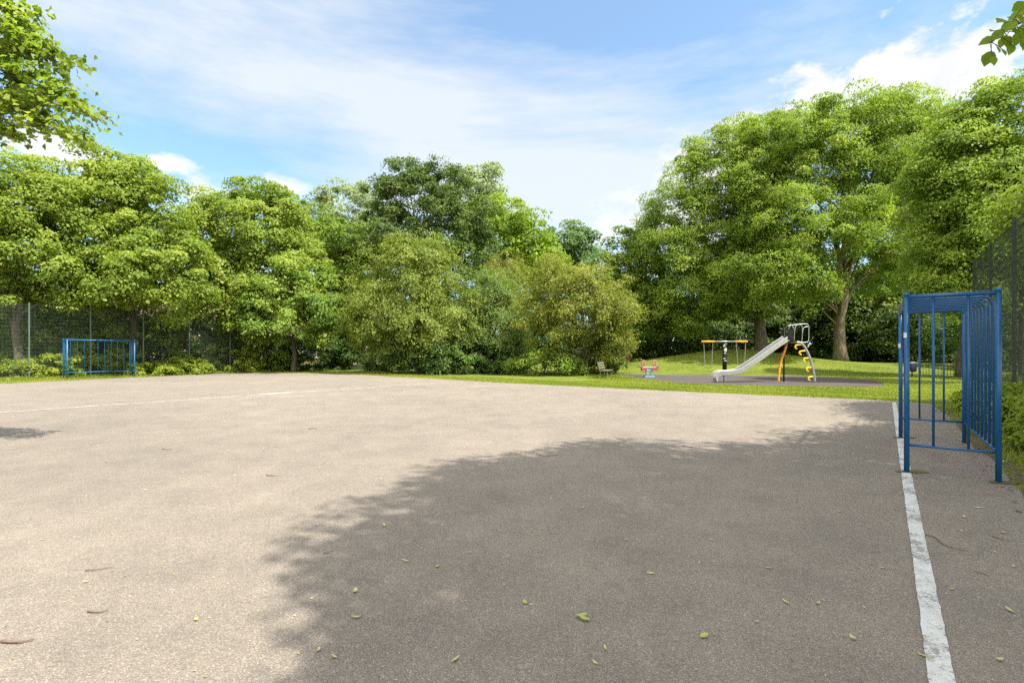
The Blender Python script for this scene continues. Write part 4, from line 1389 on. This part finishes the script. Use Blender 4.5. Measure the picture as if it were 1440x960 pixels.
# litter on the bare earth at right
r_ = np.random.default_rng(21)
n = 900
l = r_.uniform(.95, 2.5, n); s = r_.uniform(3, 17, n)
pos = np.stack([.8 * l + .6 * s, -.6 * l + .8 * s, np.full(n, .014)], 1)
me = leaves_mesh('leaf_litter', pos, r_.normal(size=(n, 3)) * np.array([1, 1, .1]), np.array([0, 0, 1.]) + r_.normal(size=(n, 3)) * .2, r_.uniform(.03, .075, n), .28, .06, r_.random(n), M['litter'])
tag(link('leaf_litter', me), 'dry leaf litter scattered on the bare earth by the fence', 'leaf litter', None, 'stuff')
# tiny bud scales and crumbs over the court
n = 5200
l = r_.uniform(-20, 1.0, n); s = r_.uniform(0, 17, n)
x = .8 * l + .6 * s; y = -.6 * l + .8 * s
k = y > 1.5
pos = np.stack([x, y, np.full(n, .009)], 1)[k]
n = len(pos)
me = leaves_mesh('bud_crumbs', pos, r_.normal(size=(n, 3)) * np.array([1, 1, .08]), np.array([0, 0, 1.]) + r_.normal(size=(n, 3)) * .2, r_.uniform(.008, .022, n) * (1 + .06 * pos[:, 1]), .25, .05, r_.random(n), M['fallen'])
tag(link('bud_crumbs', me), 'tiny pale bud scales scattered over the asphalt', 'plant debris', None, 'stuff')


def curled_leaf(name, mat, L=.07, wd=.02, curl=.25):
    mb_ = MB()
    k = 6; vs = []
    for i in range(k + 1):
        t = i / k
        wv_ = wd * math.sin(math.pi * (t * .92 + .04)) ** .8
        z = curl * L * (t - .5) ** 2 * 2 + .002
        vs += [(L * (t - .5), -wv_, z + wv_ * .35), (L * (t - .5), 0, z), (L * (t - .5), wv_, z + wv_ * .35)]
    fs = []
    for i in range(k):
        for j in (0, 1):
            fs.append((i * 3 + j, i * 3 + j + 1, i * 3 + j + 4, i * 3 + j + 3))
    me_ = bpy.data.meshes.new(name); me_.from_pydata(vs, [], fs); me_.materials.append(mat)
    at = me_.attributes.new('tint', 'FLOAT', 'FACE'); at.data.foreach_set('value', np.full(len(fs), .6, np.float32))
    return me_


protos = [curled_leaf('fallen_leaf', M['fallen'], .075, .016, .3), curled_leaf('fallen_leaf', M['fallen'], .055, .014, .5), curled_leaf('fallen_leaf', M['fallen'], .09, .013, .2), curled_leaf('fallen_leaf', M['fallen_green'], .07, .022, .25)]
rnd = random.Random(4)
seen_pts = [(276, 873), (500, 833), (448, 916), (500, 870), (615, 798), (738, 849), (851, 913), (837, 935), (990, 897), (1105, 848), (1064, 876), (640, 930), (470, 926), (570, 790), (660, 778), (762, 745), (820, 715), (880, 760), (915, 808),
            (1000, 760), (1120, 690), (1180, 720), (1240, 800), (1318, 722), (1335, 737), (1352, 748), (1410, 750), (1400, 778), (1426, 798), (1338, 830), (1356, 728), (1375, 715), (1300, 925), (1420, 860), (1405, 930), (205, 690), (150, 650), (320, 635),
            (330, 670), (370, 632), (100, 660), (60, 760), (120, 820), (700, 650), (780, 640), (960, 632), (1050, 640), (930, 690), (540, 740), (610, 640), (420, 610), (250, 610), (1150, 850), (1200, 900), (1080, 800), (1230, 690), (1200, 640)]
for i, (px, py) in enumerate(seen_pts):
    me = protos[3] if i in (0, 4, 5, 8) else protos[rnd.randrange(3)]
    o = bpy.data.objects.new('fallen_leaf', me); col.objects.link(o)
    x, y = G(px, py)
    o.location = (x, y, .010); o.rotation_euler = (rnd.uniform(-.15, .15), rnd.uniform(-.15, .15), rnd.uniform(0, 6.28))
    kk = rnd.uniform(.4, .8); o.scale = (kk, kk, kk)
    if me is protos[3]: tag(o, 'small greenish yellow leaf fallen on the asphalt', 'leaf', 'green leaves fallen on the court')
    else: tag(o, 'small pale dry leaf fallen on the asphalt', 'leaf', 'dry leaves fallen on the court')
# the green winged pair in the foreground
root = empty('fallen_leaf', (*G(818, 871), .010), 'pair of bright yellow green leaflets lying in the foreground shade', 'leaf')
for rz, dx, dy in ((R(18), .0, .018), (R(-38), .012, -.014)):
    o = link('leaflet', curled_leaf('leaflet', M['fallen_green'], .07, .017, .3), root); o.location = (dx, dy, 0); o.rotation_euler = (0, 0, rz)

M['twig'] = simple('dry_twig', (.10, .07, .05), (.16, .12, .085), 30, .85)


def twig(pxs, r, label, group=None):
    pts = []
    for (px, py) in pxs:
        x, y = G(px, py); pts.append((x, y, .008 + r))
    base = pts[0]
    mb_ = MB(); pp = smooth_path(pts, 4)
    mb_.tube(pp, [r * (1 - .6 * i / (len(pp) - 1)) for i in range(len(pp))], 6)
    o = mb_.build('fallen_twig', M['twig'], None, base); o.location = base
    tag(o, label, 'twig', group)


twig([(1300, 753), (1314, 757), (1328, 768), (1345, 773), (1361, 777)], .0055, 'long curved dark twig lying right of the white goal line')
twig([(1370, 805), (1382, 808), (1390, 812)], .004, 'short dark twig right of the goal line below the long one')
twig([(123, 862), (140, 863), (152, 860)], .005, 'thin brown twig on sunlit asphalt at lower left')
twig([(2, 905), (25, 906), (48, 902)], .007, 'reddish brown twig at the bottom left edge')
twig([(120, 804), (140, 802), (158, 799)], .004, 'hair thin twig on sunlit asphalt above lower left twig')
twig([(228, 632), (238, 633), (242, 632)], .006, 'short dark stick on the sunlit left of the court')
twig([(434, 604), (441, 603), (447, 604)], .008, 'short dark stick in the sunlit middle of the court')
twig([(755, 640), (770, 642), (785, 640)], .006, 'thin stick at the edge of the shade')
twig([(960, 628), (975, 630)], .007, 'little stick in the shade before the playground')
twig([(375, 669), (385, 670), (390, 669)], .005, 'tiny twig on sunlit asphalt left of the shade')
twig([(455, 780), (463, 778), (470, 776)], .004, 'tiny dark twig in the ragged shade edge')
twig([(1395, 755), (1407, 759), (1420, 762)], .004, 'dark twig near the asphalt edge by the rear post')

# ------------------------------------------------------------------ sky, sun, camera
SUN_EL, SX, SY = R(58), .80, -.60     # sun behind and to the right of the camera
world = bpy.data.worlds.new('World'); scn.world = world; world.use_nodes = True
nt = world.node_tree
for n_ in list(nt.nodes): nt.nodes.remove(n_)
wo = N(nt, 'ShaderNodeOutputWorld'); bg = N(nt, 'ShaderNodeBackground')
SKY_STR = .085
bg.inputs['Strength'].default_value = SKY_STR
nt.links.new(bg.outputs[0], wo.inputs[0])
sky = N(nt, 'ShaderNodeTexSky'); sky.sky_type = 'NISHITA'; sky.sun_disc = False
sky.sun_elevation = SUN_EL
sky.sun_rotation = math.atan2(SX, SY)
sky.air_density = 1.0; sky.dust_density = .6; sky.ozone_density = 1.6
tc = N(nt, 'ShaderNodeTexCoord'); co = tc.outputs['Generated']
sp = N(nt, 'ShaderNodeSeparateXYZ'); nt.links.new(co, sp.inputs[0])
az = math_n(nt, 'ARCTAN2', sp.outputs[0], sp.outputs[1])
el = math_n(nt, 'ARCSINE', sp.outputs[2])


def ang(px, py):
    x, z = (px - 720) / F, (HZ - py) / F
    return math.atan2(x, 1), math.atan2(z, math.hypot(x, 1))


# shared cloud noises
nA = noise(nt, co, 7.5, 9, .62)
mpv = N(nt, 'ShaderNodeMapping'); mpv.inputs['Scale'].default_value = (1, 1, 1.9); mpv.inputs['Location'].default_value = (3.1, 1.7, .4)
nt.links.new(co, mpv.inputs[0])
nB = noise(nt, mpv.outputs[0], 5.0, 9, .6)
nA_c = math_n(nt, 'SUBTRACT', nA, .5); nB_c = math_n(nt, 'SUBTRACT', nB, .5)


nE = noise(nt, mpv.outputs[0], 17., 7, .6)
cl_n = math_n(nt, 'ADD', math_n(nt, 'MULTIPLY', nB_c, 2.6), math_n(nt, 'MULTIPLY', math_n(nt, 'SUBTRACT', nE, .5), 2.2))


def cumulus(px, py, rx, ry, soft=.35, amp=1.):
    a0, e0 = ang(px, py)
    a1, _ = ang(px + rx, py); _, e1 = ang(px, py - ry)
    ra, re = abs(a1 - a0), abs(e1 - e0)
    u = math_n(nt, 'DIVIDE', math_n(nt, 'SUBTRACT', az, a0), ra)
    v = math_n(nt, 'DIVIDE', math_n(nt, 'SUBTRACT', el, e0), re)
    d = math_n(nt, 'SQRT', math_n(nt, 'ADD', math_n(nt, 'MULTIPLY', u, u), math_n(nt, 'MULTIPLY', v, v)))
    f = math_n(nt, 'ADD', math_n(nt, 'SUBTRACT', 1., d), math_n(nt, 'MULTIPLY', cl_n, amp))
    return math_n(nt, 'DIVIDE', f, soft, None, True)


cum = None
for args in ((1275, 130, 215, 92, .4), (1150, 140, 85, 48, .45), (985, 245, 75, 75, .6), (915, 315, 120, 60, .8), (100, 214, 105, 28, .55), (222, 230, 45, 16, .6), (290, 272, 50, 22, .6), (395, 262, 60, 14, .9), (1050, 175, 60, 28, .7)):
    c_ = cumulus(*args)
    cum = c_ if cum is None else math_n(nt, 'MAXIMUM', cum, c_)
# thin high veil: stretched noise
mp = N(nt, 'ShaderNodeMapping'); mp.inputs['Rotation'].default_value = (0, R(18), R(24)); mp.inputs['Scale'].default_value = (.9, 2.6, 4.6)
nt.links.new(co, mp.inputs[0])
nC = noise(nt, mp.outputs[0], 2.2, 9, .58)
mp2 = N(nt, 'ShaderNodeMapping'); mp2.inputs['Rotation'].default_value = (0, R(24), R(10)); mp2.inputs['Scale'].default_value = (1.2, 3, 9)
nt.links.new(co, mp2.inputs[0])
nD = noise(nt, mp2.outputs[0], 3.4, 9, .65)


def soft_blob(px, py, rx, ry):
    a0, e0 = ang(px, py); a1, _ = ang(px + rx, py); _, e1 = ang(px, py - ry)
    u = math_n(nt, 'DIVIDE', math_n(nt, 'SUBTRACT', az, a0), abs(a1 - a0)); v = math_n(nt, 'DIVIDE', math_n(nt, 'SUBTRACT', el, e0), abs(e1 - e0))
    q = math_n(nt, 'ADD', math_n(nt, 'MULTIPLY', u, u), math_n(nt, 'MULTIPLY', v, v))
    return math_n(nt, 'POWER', 2.718, math_n(nt, 'MULTIPLY', q, -1.))


veil = math_n(nt, 'ADD', math_n(nt, 'MULTIPLY', nC, .75), math_n(nt, 'MULTIPLY', nD, .35))
veil = math_n(nt, 'ADD', veil, math_n(nt, 'MULTIPLY', soft_blob(330, 40, 330, 120), .24))
veil = math_n(nt, 'ADD', veil, math_n(nt, 'MULTIPLY', soft_blob(720, 190, 330, 110), .26))
veil = math_n(nt, 'ADD', veil, math_n(nt, 'MULTIPLY', soft_blob(800, 290, 240, 70), .25))
veil = math_n(nt, 'SUBTRACT', veil, math_n(nt, 'MULTIPLY', soft_blob(930, 10, 380, 110), .15))
veil = math_n(nt, 'SUBTRACT', veil, math_n(nt, 'MULTIPLY', soft_blob(350, 205, 180, 35), .06))
veil = math_n(nt, 'DIVIDE', math_n(nt, 'SUBTRACT', veil, .50), .36, None, True)
veil = math_n(nt, 'ADD', math_n(nt, 'MULTIPLY', veil, .70), .18)
hzn = math_n(nt, 'POWER', math_n(nt, 'SUBTRACT', 1., math_n(nt, 'DIVIDE', el, .55, None, True), None, True), 2.0)
veil = math_n(nt, 'MAXIMUM', veil, math_n(nt, 'MULTIPLY', hzn, .55))
CW = 4.4
skyc = mixc(nt, 1., sky.outputs[0], (.90, 1.22, 1.29), 'MULTIPLY')
c1 = mixc(nt, veil, skyc, (CW * .90, CW * .955, CW * 1.0))
# cumulus body: white with faint grey modelling from its own lumps
shade = ramp(nt, [(.32, (CW * .92, CW * .94, CW * .965)), (.58, (CW * 1.1, CW * 1.1, CW * 1.1))], nA)
c2 = mixc(nt, cum, c1, shade.outputs[0])
# unseen bright cloud added behind the camera and overhead to fill the shade
bk = math_n(nt, 'MULTIPLY', math_n(nt, 'MULTIPLY', sp.outputs[1], -2.2, None, True), math_n(nt, 'MULTIPLY', nA, 1.7, None, True), None, True)
ov = math_n(nt, 'MULTIPLY', math_n(nt, 'DIVIDE', math_n(nt, 'SUBTRACT', el, .78), .25, None, True), math_n(nt, 'MULTIPLY', nA, 1.6, None, True), None, True)
bk = math_n(nt, 'MAXIMUM', bk, ov)
c3 = mixc(nt, bk, c2, (CW * 2.9, CW * 2.77, CW * 2.55))
nt.links.new(c3, bg.inputs['Color'])

sl_ = bpy.data.lights.new('sun', 'SUN'); sl_.energy = 3.6; sl_.angle = R(.55); sl_.color = (1., .94, .83)
so = bpy.data.objects.new('sun', sl_); col.objects.link(so)
d = Vector((SX * math.cos(SUN_EL), SY * math.cos(SUN_EL), math.sin(SUN_EL)))
so.rotation_euler = d.to_track_quat('Z', 'Y').to_euler(); so.location = d * 60

cam = bpy.data.cameras.new('camera'); co_ = bpy.data.objects.new('camera', cam); col.objects.link(co_)
cam.sensor_width = 36; cam.lens = 36 * F / 1440.
cam.clip_end = 3000; cam.clip_start = .05
cam.shift_y = (HZ - 480) / 1440.
co_.location = (0, 0, EYE); co_.rotation_euler = (R(90), 0, 0)
scn.camera = co_

vs_ = scn.view_settings
vs_.view_transform = 'Standard'; vs_.look = 'None'; vs_.gamma = 1; vs_.use_curve_mapping = False
vs_.exposure = 1.44
cy = scn.cycles
cy.max_bounces = 7; cy.diffuse_bounces = 3; cy.glossy_bounces = 2; cy.transmission_bounces = 4; cy.transparent_max_bounces = 4
cy.caustics_reflective = False; cy.caustics_refractive = False
cy.sample_clamp_indirect = 6
cy.use_denoising = False
scn.render.use_persistent_data = False
